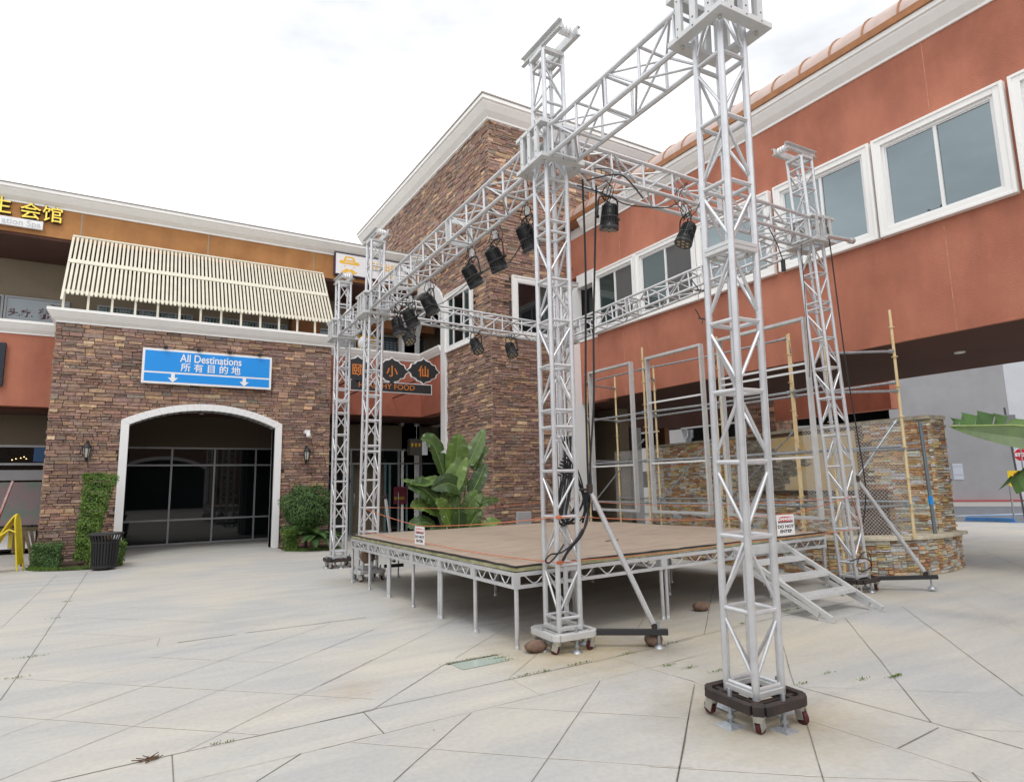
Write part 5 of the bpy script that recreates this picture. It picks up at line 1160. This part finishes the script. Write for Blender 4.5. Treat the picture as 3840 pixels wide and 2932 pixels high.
tower(T6,math.radians(6),5.95,(4.68,5.03),'silver truss tower at the back of the stage against the white pilaster',[.35,.8,1.25,1.7,2.15,2.25,2.7,3.15,3.6,4.05,4.15,4.6,5.1,5.55,5.9],[],'dark',(1,0,.72,.05))
def lean(t, x, y): t.rotation_euler = (-math.radians(y), math.radians(x), 0)   # the towers stand slightly out of plumb
lean(t1,-.47,-1.63); lean(t2,-.17,-.39); lean(t3,.68,-.25); lean(t5,-1.68,1.22)
def boom(a, b, lab, s=.32, extra=()):
    a = Vector(a); b = Vector(b); d = (b-a); L_ = d.length; d.normalize(); sd = Vector((-d.y,d.x,0)).normalized(); up = sd.cross(d)*-1
    if up.z < 0: up = -up
    t = thing('truss_beam', lab, 'truss beam', tuple(a.lerp(b,.5)), 'horizontal box truss beams'); h = s/2; cs = [(-h,-h),(h,-h),(h,h),(-h,h)]
    P = lambda c,x: a+d*x+sd*c[0]+up*c[1]
    for c in cs: q = MB(); q.tube([P(c,0),P(c,L_)],.0245,12); q.build('chord', ALU, t)
    q = MB(); n = max(2,round(L_/.48)); st_ = L_/n
    for k in range(n+1):
        x = min(max(k*st_,.03),L_-.03)
        for i in range(4): q.tube([P(cs[i],x),P(cs[(i+1)%4],x)],.0155,7)
        if k < n:
            for i in range(4):
                A,B = cs[i],cs[(i+1)%4]
                if (k+i)%2: A,B = B,A
                q.tube([P(A,x+.04),P(B,min(x+st_-.04,L_-.04))],.0115,6)
    q.build('lattice', ALU, t)
    for x in extra:
        q = MB()
        for i in range(4):
            A,B = cs[i],cs[(i+1)%4]; q.bar(P(A,x),P(B,x),.065,.02,d)
        q.build('joint_plate', ALUP, t, bevel=.002)
boom((3.66,3.16,5.13),(3.69,4.98,5.13),'short truss beam between the two nearest towers')
boom((3.70,5.52,5.12),(3.63,10.62,4.90),'long truss beam down the left side of the stage carrying six black lights',extra=(1.95,3.9))
boom((3.63,11.17,4.88),(3.64,12.70,4.86),'short truss beam at the far left end between the two back towers')
boom((3.96,5.26,5.12),(8.48,5.50,5.29),'truss beam across the front of the stage carrying two black lights',extra=(2.4,))
boom((3.9,10.9,4.87),(7.83,11.18,4.85),'truss beam across the back of the stage carrying three black lights',extra=(1.95,))
boom((8.12,10.93,4.86),(8.73,5.80,5.29),'truss beam along the right side of the stage in front of the red wall',extra=(1.8,3.6))
q = MB(); q.tube([(8.3,5.0,5.0),(9.1,5.1,5.12)],.03,10); q.tube([(9.06,5.1,5.11),(9.14,5.1,5.12)],.05,8); tag(q.build('loose_steel_tube', ALU),'loose silver tube with a clamp pushed under the right tower sleeve','tube')
# ======== stage lights ========
lt = thing('stage_light','','stage light',(0,0,0),'black stage lights hanging from the truss')
q = MB(); q.tube([(0,-.012,.03),(0,.012,.03)],.038,12); q.box((-.02,-.02,-.05),(.02,.02,0)); q.build('clamp', ALUP, lt)
q = MB(); y = [-.135,-.135,-.12,-.06,.06,.12,.135,.135]; z = [-.34,-.13,-.085,-.06,-.06,-.085,-.13,-.34]; q.tube([(0,a,b) for a,b in zip(y,z)],.011,6)
for s in (-1,1): q.tube([(0,s*.12,-.32),(0,s*.165,-.32)],.02,8)
q.build('yoke', BLK, lt)
body = bpy.data.objects.new('fixture_body', None)
q = MB(); zz = [(.17,.05),(.165,.078),(.12,.086),(.0,.092),(-.005,.108),(-.03,.108),(-.035,.098),(-.13,.108),(-.14,.118),(-.19,.120)]
q.tube([(0,0,z) for z,r in zz],.1,20,rs=[r for z,r in zz])
for k in range(20):
    a = k*math.pi/10; c,s = math.cos(a),math.sin(a); q.bar((c*.088,s*.088,.15),(c*.096,s*.096,.0),.008,.02,(c,s,0)); q.bar((c*.100,s*.100,-.04),(c*.108,s*.108,-.13),.01,.016,(c,s,0))
q.tube([(0,0,.165),(.02,0,.2),(.02,.03,.21)],.012,6); q.tube([(.05,.03,.165),(.06,.02,.20)],.012,6); q.box((-.03,-.07,.165),(.03,.07,.18))
bd = q.build('fixture_body', PAR, lt, keep=True); bd.location = (0,0,-.32); bd.scale = (1,1,.86)
q = MB(); q.tube([(0,0,-.184),(0,0,-.188)],.108,20); l_ = q.build('lens_plate', mat('lens_plate',(.03,.03,.035),.25,spec=.7), keep=True); l_.parent = bd; l_.location = (0,0,-.003)
q = MB()
for k in range(7):
    a = k*math.pi/3; r = .066 if k < 6 else 0; q.ball((r*math.cos(a),r*math.sin(a),-.19),.026,8,(1,1,.4))
l_ = q.build('led_lens', mat('led_lens',(.32,.28,.2),.1,spec=.8), keep=True); l_.parent = bd; l_.location = (0,0,-.003)
q = MB(); q.tube([(.02,.0,-.13),(.1,.04,-.02),(.06,.02,.08),(-.06,-.02,.05),(-.08,.03,-.08),(.0,.03,-.14)],.007,5); q.tube([(.04,.02,-.13),(.04,.09,-.03),(.02,.0,.1)],.006,5); q.build('power_lead', RUBBER, lt)
spots = [ # x,y,z,rotz(deg),tilt(deg),label
 (3.80,5.90,4.76,0,28,'black stage light on the left beam half hidden by the near tower'),
 (3.80,6.66,4.74,6,30,'black stage light on the left beam, second from the near tower'),(3.80,7.32,4.72,2,34,'black stage light on the left beam, third from the near tower'),
 (3.80,8.76,4.68,0,32,'black stage light on the left beam beside the white arch, fourth from the near tower'),(3.80,9.55,4.66,4,30,'black stage light on the left beam, fifth from the near tower'),(3.80,10.12,4.65,-10,14,'farthest black stage light on the left beam, above a light on the back beam'),
 (4.32,5.03,4.76,80,10,'large black stage light under the front beam beside the near tower'),(5.56,5.08,4.82,165,24,'black stage light tilted under the middle of the front beam'),
 (4.22,10.76,4.66,-75,38,'black stage light on the back beam with its lens facing the plaza, leftmost of three'),(5.72,10.87,4.65,-80,34,'black stage light on the back beam in front of the stone tower corner, lens showing'),(6.56,10.92,4.65,-88,28,'black stage light on the back beam under the tower window, rightmost of three')]
spots = [(x*1.018,y*1.018,1.6+(z-1.6)*1.018,rz,ti,lab) for x,y,z,rz,ti,lab in spots]
for i,(x,y,z,rz,ti,lab) in enumerate(spots):
    o = lt if i == 0 else copy_tree(lt)
    o.location = (x,y,z); o.rotation_euler = (0,0,math.radians(rz)); k_ = .92 if i in (6,7) else 1.0; o.scale = (k_,k_,k_); o['label'] = lab
    for ch in o.children:
        if ch.name.startswith('fixture_body'): ch.rotation_euler = (0,-math.radians(ti),0)
        if ch.name.startswith('yoke'): ch.rotation_euler = (0,-math.radians(6+(i*5)%11-4),0)
# ======== ropes and danger signs ========
def rope(pts, lab, r=.0048):
    q = MB(); P = []
    for a,b in zip(pts,pts[1:]):
        a = Vector(a); b = Vector(b); n = max(2,int((b-a).length/.25))
        for k in range(n): f = k/n; P.append(a.lerp(b,f)-Vector((0,0,.012*(b-a).length**1.2*math.sin(math.pi*f)*.5)))
    P.append(Vector(pts[-1])); q.tube(P,r,6)
    o = q.build('barrier_rope', ROPE); tag(o, lab, 'rope')
rope([(3.47,10.74,1.21),(3.44,8.25,1.035),(3.56,5.13,1.262),(3.86,5.14,1.25)],'upper orange rope along the left side of the stage holding a danger sign')
rope([(3.47,10.74,.83),(3.45,8.3,.82),(3.56,5.13,.83),(3.86,5.14,.83)],'lower orange rope along the left edge of the stage deck')
rope([(3.86,5.14,1.25),(5.6,5.2,1.14),(7.3,5.42,1.12),(7.66,5.42,1.12),(8.76,5.28,1.32)],'upper orange rope across the front of the stage to the right tower')
rope([(3.86,5.14,.83),(6.5,5.3,.83),(8.7,5.29,.86),(8.76,5.28,.86)],'lower orange rope across the front edge of the stage')
rope([(3.76,10.95,1.22),(6,11.05,1.13),(7.95,11.05,1.24),(8.3,8.5,1.14),(8.76,5.55,1.28)],'far orange rope around the back of the stage')
rope([(8.76,5.28,1.32),(8.9,5.28,1.0),(8.92,5.28,.86)],'short orange rope end hanging down the right tower',.006)
q = MB()
for z in (1.26,.83): 
    for k in range(3): q.tube([(T2[0]-.115+.034*math.cos(a),T2[1]-.128+.034*math.sin(a),z-.01+k*.01) for a in [j*math.pi/4 for j in range(9)]],.007,5)
tag(q.build('rope_knots', ROPE),'orange rope knots wound round the front leg of the near tower','rope')
def danger(F, u0, u1, z0, z1, lab):
    O,U,Nn = F; c = O+U*((u0+u1)/2); t = thing('danger_sign', lab, 'sign', (c.x,c.y,z0)); w = u1-u0; h = z1-z0
    q = MB(); q.fbox(F,u0,u1,z0,z1,0,.004); q.build('panel', SWHITE, t)
    q = MB(); b = .012*w/.3; q.fbox(F,u0+b*2,u1-b*2,z0+h*.61,z1-b*2,.004,.0055); q.build('black_border', BLK, t)
    cx = (u0+u1)/2; cz = z0+h*.785; q = MB(); rx, rz = w*.42, h*.125
    def rr(k): return [(cx+math.copysign(rx*k*(abs(math.cos(a))**.55),math.cos(a)), cz+math.copysign(rz*k*(abs(math.sin(a))**.7),math.sin(a))) for a in [j*2*math.pi/40 for j in range(40)]]
    q.prism(F, rr(1.07), .0055, .0065); q.build('white_oval', SWHITE, t); q = MB(); q.prism(F, rr(1), .0065, .0075); q.build('red_oval', DRED, t)
    k = 1 if U.dot(Vector((1,0,0))) > .5 else 1
    text('lettering','DANGER',F,cx,cz,h*.19,SWHITE,t,.0085,ext=.0005,bold=.0025,sx=w/h*1.22*.9); text('lettering','DO NOT',F,cx,z0+h*.42,h*.20,BLK,t,.0045,ext=.0005,bold=.002,sx=w/h*1.15); text('lettering','ENTER',F,cx,z0+h*.19,h*.20,BLK,t,.0045,ext=.0005,bold=.002,sx=w/h*1.15)
danger((Vector((3.43,8.24,0)), Vector((0.05,-1,0)).normalized(), Vector((-1,-.05,0)).normalized()), -.15,.15,.79,1.03,'danger do not enter sign hanging on the rope at the left side of the stage')
danger((Vector((0,5.41,0)), Vector((1,0,0)), Vector((0,-1,0))), 7.25,7.61,.85,1.115,'danger do not enter sign hanging on the rope above the stairs')
# ======== cables ========
SC = 1
def cable(pts, lab=None, r=.009, parent=None, name='power_cable'):
    pts = [Vector((p[0]*SC,p[1]*SC,1.6+(p[2]-1.6)*SC)) for p in pts]; P = []
    for k in range(len(pts)-1):
        p0 = pts[max(k-1,0)]; p1 = pts[k]; p2 = pts[k+1]; p3 = pts[min(k+2,len(pts)-1)]
        for j in range(6): f = j/6; P.append(.5*((2*p1)+(p2-p0)*f+(2*p0-5*p1+4*p2-p3)*f*f+(-p0+3*p1-3*p2+p3)*f**3))
    P.append(pts[-1]); q = MB(); q.tube(P,r,6); o = q.build(name, RUBBER, parent)
    if lab: tag(o, lab, 'cable')
SC = 1.035
cable([(4.02,5.1,4.86),(4.0,5.08,3.86),(3.97,5.08,3.17),(3.94,5.08,2.49),(3.93,5.08,1.84),(3.9,5.05,1.46),(3.81,5.04,1.2)],'thick black cable dropping from the front beam beside the near tower, left of two',.012)
cable([(4.25,5.15,4.86),(4.14,5.1,3.89),(4.09,5.1,3.18),(4.04,5.08,2.42),(3.97,5.08,1.84),(3.90,5.03,1.40),(3.8,5.0,1.15)],'thick black cable dropping from the front beam, right of two',.012)
cc = thing('cable_coil','bundle of looped black cables tied inside the near truss tower','cables',(3.7,5.05,.9)); rg = random.Random(6)
for k in range(7):
    j = lambda s=.03: rg.uniform(-s,s); x0 = 3.60+j(.04); yy = 5.02+k*.03
    cable([(3.60+j(.02),yy,1.86-k*.03),(3.71+j(.02),yy,1.80-k*.025),(3.80+j(.03),yy-.02,1.60),(3.83+j(.03),yy-.03,1.42),(3.78+j(.03),yy-.02,1.26+j()),(3.67,yy,1.19+j(.02)),(3.61+j(.02),yy,1.27),(3.64+j(.02),yy,1.47),(3.69+j(.01),yy,1.66),(3.71+j(.01),yy,1.9),(3.70+j(.02),yy,2.05)],None,.0095,cc,'loop')
for k in range(4):
    j = lambda s=.02: rg.uniform(-s,s)
    cable([(3.81+j(),4.98,1.5),(3.83+j(),4.97,1.3),(3.77+j(),4.96,1.16),(3.70+j(),4.95,1.08),(3.60+j(),4.95,1.0+j()),(3.52,4.95,.90+j()),(3.48,4.97,.84)],None,.0095,cc,'loop')
cable([(3.74,4.95,1.15),(3.62,4.92,1.04),(3.45,4.90,.955),(3.33,4.90,.945),(3.27,4.90,.90),(3.30,4.90,.87),(3.38,4.90,.92),(3.5,4.93,1.02)],None,.009,cc,'loop')
cable([(3.6,5.35,1.9),(3.56,5.33,1.6),(3.58,5.35,1.4)],None,.009,cc,'loop')
SC = 1
# cables strung along the beams
cable([(3.8,5.7,4.62),(3.8,6.3,4.28),(3.8,6.95,4.36),(3.8,7.7,4.3),(3.8,8.4,4.28),(3.8,8.9,4.45)],'thin black cable sagging between the lights on the left beam',.007)
rg = random.Random(15)
for (x,y,z,rz,ti,lab),nm in zip(spots, ['first','second','third','fourth','fifth','sixth','seventh','eighth','ninth','tenth','eleventh']):
    pass
lw = thing('beam_wiring','thin black wires looping along the truss beams','wires',(3.8,8,4.8))
for (x,y,z,rz,ti,lab) in spots:
    for k in range(2):
        cable([(x+rg.uniform(-.05,.05),y+rg.uniform(-.05,.05),z-.12),(x+rg.uniform(-.12,.12),y+rg.uniform(-.15,.15),z+.0),(x+rg.uniform(-.1,.05),y+rg.uniform(-.15,.15),z+.2),(x+rg.uniform(-.1,.05),y+rg.uniform(-.2,.2),z+.34)],None,.005,lw,'wire')
cable([(4.1,5.3,4.9),(4.5,5.3,4.88),(4.75,5.25,4.80),(5.0,5.2,4.80),(5.3,5.1,4.82),(5.5,5.1,4.95)],None,.008,lw,'wire'); cable([(4.0,5.0,4.8),(4.35,5.0,4.95),(4.6,5.05,5.0),(4.9,5.1,4.84)],None,.008,lw,'wire'); cable([(5.55,5.1,4.75),(5.75,5.1,4.85),(5.9,5.1,5.1),(5.95,5.1,5.2)],None,.006,lw,'wire')
cable([(3.8,9.9,4.7),(3.85,10.2,4.45),(4.0,10.6,4.5),(4.2,10.75,4.66)],None,.006,lw,'wire'); cable([(4.3,10.8,4.68),(4.9,10.85,4.63),(5.3,10.85,4.66),(5.55,10.85,4.45),(5.7,10.87,4.4)],None,.006,lw,'wire')
SC = 1.018
cable([(8.60,5.15,5.25),(8.63,5.15,4.9),(8.68,5.15,4.0),(8.74,5.15,3.1),(8.86,5.16,2.2),(8.95,5.17,1.5),(8.9,5.18,1.15),(8.85,5.2,.95)],'black cable running down the right truss tower',.009)
cable([(8.45,5.2,.45),(8.55,5.1,.5),(8.75,5.1,.45),(8.85,5.15,.35),(8.7,5.2,.3),(8.6,5.2,.4),(8.8,5.2,.55),(8.95,5.2,.5),(8.85,5.15,.3)],'small tangle of black cable on the base of the right tower',.008)
SC = 1
cable([(8.0,5.2,4.9),(8.05,5.25,4.0),(8.1,5.3,3.2),(8.15,5.35,3.0)],'thin black wire hanging from the front beam near the right tower',.005)
q = MB(); q.box((7.6,5.15,4.62),(7.68,5.25,4.85)); 
t = thing('hanging_connector','small black cable connector hanging under the front beam','connector',(7.55,5.2,4.4)); q = MB(); q.tube([(7.55,5.2,4.42),(7.55,5.2,4.58)],.03,8); q.build('plug', BLK, t); q = MB(); q.tube([(7.55,5.2,4.58),(7.45,5.2,4.8),(7.3,5.2,5.0)],.007,5); q.build('lead', RUBBER, t)
q = MB(); q.box((3.3,8.1,4.62),(3.44,8.24,4.74)); 
t = thing('chain_hoist','white chain hoist hanging on the far left beam with a black chain bag','hoist',(3.78,12.0,4.3)); q = MB(); q.ball((3.78,12.0,4.42),.13,12,(.8,1,1)); q.tube([(3.78,12,4.5),(3.78,12,4.68)],.02,6); q.build('motor', WHT2, t)
q = MB(); P_ = [(3.80+.012*math.sin(k*2.1),11.95+.012*math.cos(k*1.7),4.3-k*.12) for k in range(18)]; q.tube(P_,.014,5); q.tube([(3.8,11.95,2.28),(3.8,11.95,2.18)],.03,6); q.build('chain', mat('rusty_chain',(.12,.06,.035),.7,.4), t)
# ======== rocks ========
def rock(x,y,r,sq,lab,z=None):
    q = MB(); q.ball((x,y,r*sq[2]*.9 if z is None else z),r,14,sq,.06,random.Random(int(x*97))); o = q.build('rock', ROCK); tag(o, lab, 'rock')
rock(3.40,5.30,.095,(1.25,.9,.6),'oval brown rock wedged beside the wheel of the near tower'); rock(4.46,4.82,.085,(1.1,1,.8),'brown rock behind the outrigger jack of the near tower')
rock(6.1,5.72,.09,(1.3,1,.65),'grey brown rock lying under the front of the stage'); rock(3.52,10.75,.13,(1,1,1),'round reddish rock resting on the base of the far left tower',.42)
# ======== street things at right ========
t = thing('stop_sign','red stop sign seen from an angle on a post at the right edge','road sign',(29.5,11.0,0))
d = Vector((.94,.34,0)); s = Vector((.34,-.94,0)); c = Vector((0,0,1.6))+Vector((.94,.345,.022))*31.3; FS_ = (Vector((c.x,c.y,0)), Vector((.62,-.78,0)), Vector((-.78,-.62,0)))
q = MB(); q.prism(FS_,[(.27*math.cos(a),c.z+.27*math.sin(a)) for a in [math.pi/8+k*math.pi/4 for k in range(8)]],0,.01); q.build('panel', SWHITE, t)
q = MB(); q.prism(FS_,[(.245*math.cos(a),c.z+.245*math.sin(a)) for a in [math.pi/8+k*math.pi/4 for k in range(8)]],.01,.014); q.build('red_face', DRED, t); text('lettering','STOP',FS_,0,c.z,.17,SWHITE,t,.018,bold=.01)
q = MB(); q.tube([(c.x,c.y,0),(c.x,c.y,c.z+.4)],.03,8); q.build('post', GALV, t)
t = thing('parking_sign_post','grey metal sign post in front of the far grey wall at the right edge','sign post',(27.6,10.2,0))
b = Vector((0,0,1.6))+Vector((.9365,.3485,.0))*29; q = MB(); q.bar((b.x,b.y,0),(b.x-.2,b.y+.1,3.95),.06,.03); q.build('post', mat('dark_post',(.16,.17,.18),.5,.5), t)
FP = (Vector((b.x-.2,b.y+.1,0)), Vector((.5,-.86,0)), Vector((-.86,-.5,0))); q = MB(); q.fbox(FP,-.28,.28,3.35,3.68,.02,.03); q.build('sign_back', mat('sign_back',(.24,.25,.27),.5,.4), t, bevel=.01)
t = thing('yellow_notice_board','yellow notice board reading CHO on the far side of the leaves at the right edge','sign',(26,10.3,0)); c = Vector((0,0,1.6))+Vector((.933,.3585,-.006))*27; FP = (Vector((c.x,c.y,0)), Vector((.5,-.86,0)), Vector((-.86,-.5,0)))
q = MB(); q.fbox(FP,-.02,.95,1.15,1.68,0,.02); q.build('panel', mat('bright_yellow',(.85,.62,.03),.5), t); text('lettering','CHOICE',FP,.5,1.52,.2,DRED,t,.024,bold=.005); q = MB(); q.tube([(c.x,c.y,0),(c.x,c.y,1.2)],.025,6); q.build('post', GALV, t)
q = MB(); c = -1.9; q.fbox(FG, -3.55,-2.75,1.3,2.3,.0,.02); 
pn = thing('paper_notice','white paper notice on the far grey wall right of the fountain','notice',(34.8,17.5,1.3)); ip = None
def hitG(dx,dy,dz):
    n = FG[2]; t_ = FG[0].dot(n)/Vector((dx,dy,0)).dot(n); return Vector((dx*t_,dy*t_,1.6+dz*t_))
a_ = hitG(.91,.4095,.012); b_ = hitG(.9105,.398,-.009); ua = (a_-FG[0]).dot(FG[1]); ub = (b_-FG[0]).dot(FG[1])
q = MB(); q.fbox(FG,min(ua,ub),max(ua,ub),a_.z-.75,a_.z+.05,.0,.02); q.build('sheet', mat('paper_white',(.55,.6,.68),.6), pn); text('print','NOTICE',FG,(ua+ub)/2,a_.z-.08,.13,GREYT,pn,.024); text('print','VEHICLES',FG,(ua+ub)/2,a_.z-.5,.09,GREYT,pn,.024)
ws = MB(); a_ = Vector((24.75,10.95,0)); b_ = Vector((25.0,9.55,0)); dd = (b_-a_).normalized(); n_ = Vector((-dd.y,dd.x,0))
ws.hexa([a_-n_*.09,b_-n_*.09,b_+n_*.09,a_+n_*.09,a_-n_*.055+dd*.06+Vector((0,0,.13)),b_-n_*.055-dd*.06+Vector((0,0,.13)),b_+n_*.055-dd*.06+Vector((0,0,.13)),a_+n_*.055+dd*.06+Vector((0,0,.13))])
tag(ws.build('wheel_stop', mat('blue_wheel_stop',(.04,.16,.38),.7,var=.2,vs=5), bevel=.01),'blue painted concrete wheel stop at the edge of the parking lot','wheel stop')
# pruning: drop empty label properties
for o in S.objects:
    if o.parent is None and o.type in ('MESH','EMPTY') and 'label' in o and not o['label']: del o['label']

# small debris and tape
q = MB(); rg = random.Random(77)
for i in range(110):
    x = rg.uniform(-2,9); y = rg.uniform(2.2,15)
    if x > 3.3 and y > 5.5: continue
    a = rg.uniform(0,6.28); l = rg.uniform(.003,.009); c, s = math.cos(a)*l, math.sin(a)*l; k = rg.uniform(.5,1.2); q.col = tuple(v*k for v in rg.choice([(.08,.06,.045),(.12,.09,.06),(.05,.05,.05)]))
    q.add([(x-c,y-s,.004),(x+s*.4,y-c*.4,.006),(x+c,y+s,.007),(x-s*.4,y+c*.4,.005)],[(0,1,2,3)])
o = q.build('ground_litter', LEAF, recalc=False); tag(o,'tiny dark leaf bits scattered over the paving','litter'); o['kind'] = 'stuff'
def wrap(x,y,z,h,m,name,lab,cat,r=.0275): q = MB(); q.tube([(x,y,z),(x,y,z+h)],r,12); tag(q.build(name, m), lab, cat)
wrap(3.60,5.41,1.66,.07,BLUE,'blue_tape','scrap of blue tape round the left leg of the near stage corner tower','tape')
q = MB()
for z,d in ((3.0,.1),(2.78,.08)):
    q.tube([(3.565+.03*math.cos(a),3.16+.03*math.sin(a),z+.012*math.sin(a)) for a in [k*math.pi/4 for k in range(9)]],.004,4); q.tube([(3.535,3.15,z),(3.535-d,3.12,z+.05)],.004,4); q.tube([(3.54,3.13,z),(3.54-d*.6,3.1,z-.06)],.003,4)
tag(q.build('cable_ties', BLK),'black cable ties with loose tails on the left leg of the nearest tower','cable ties')
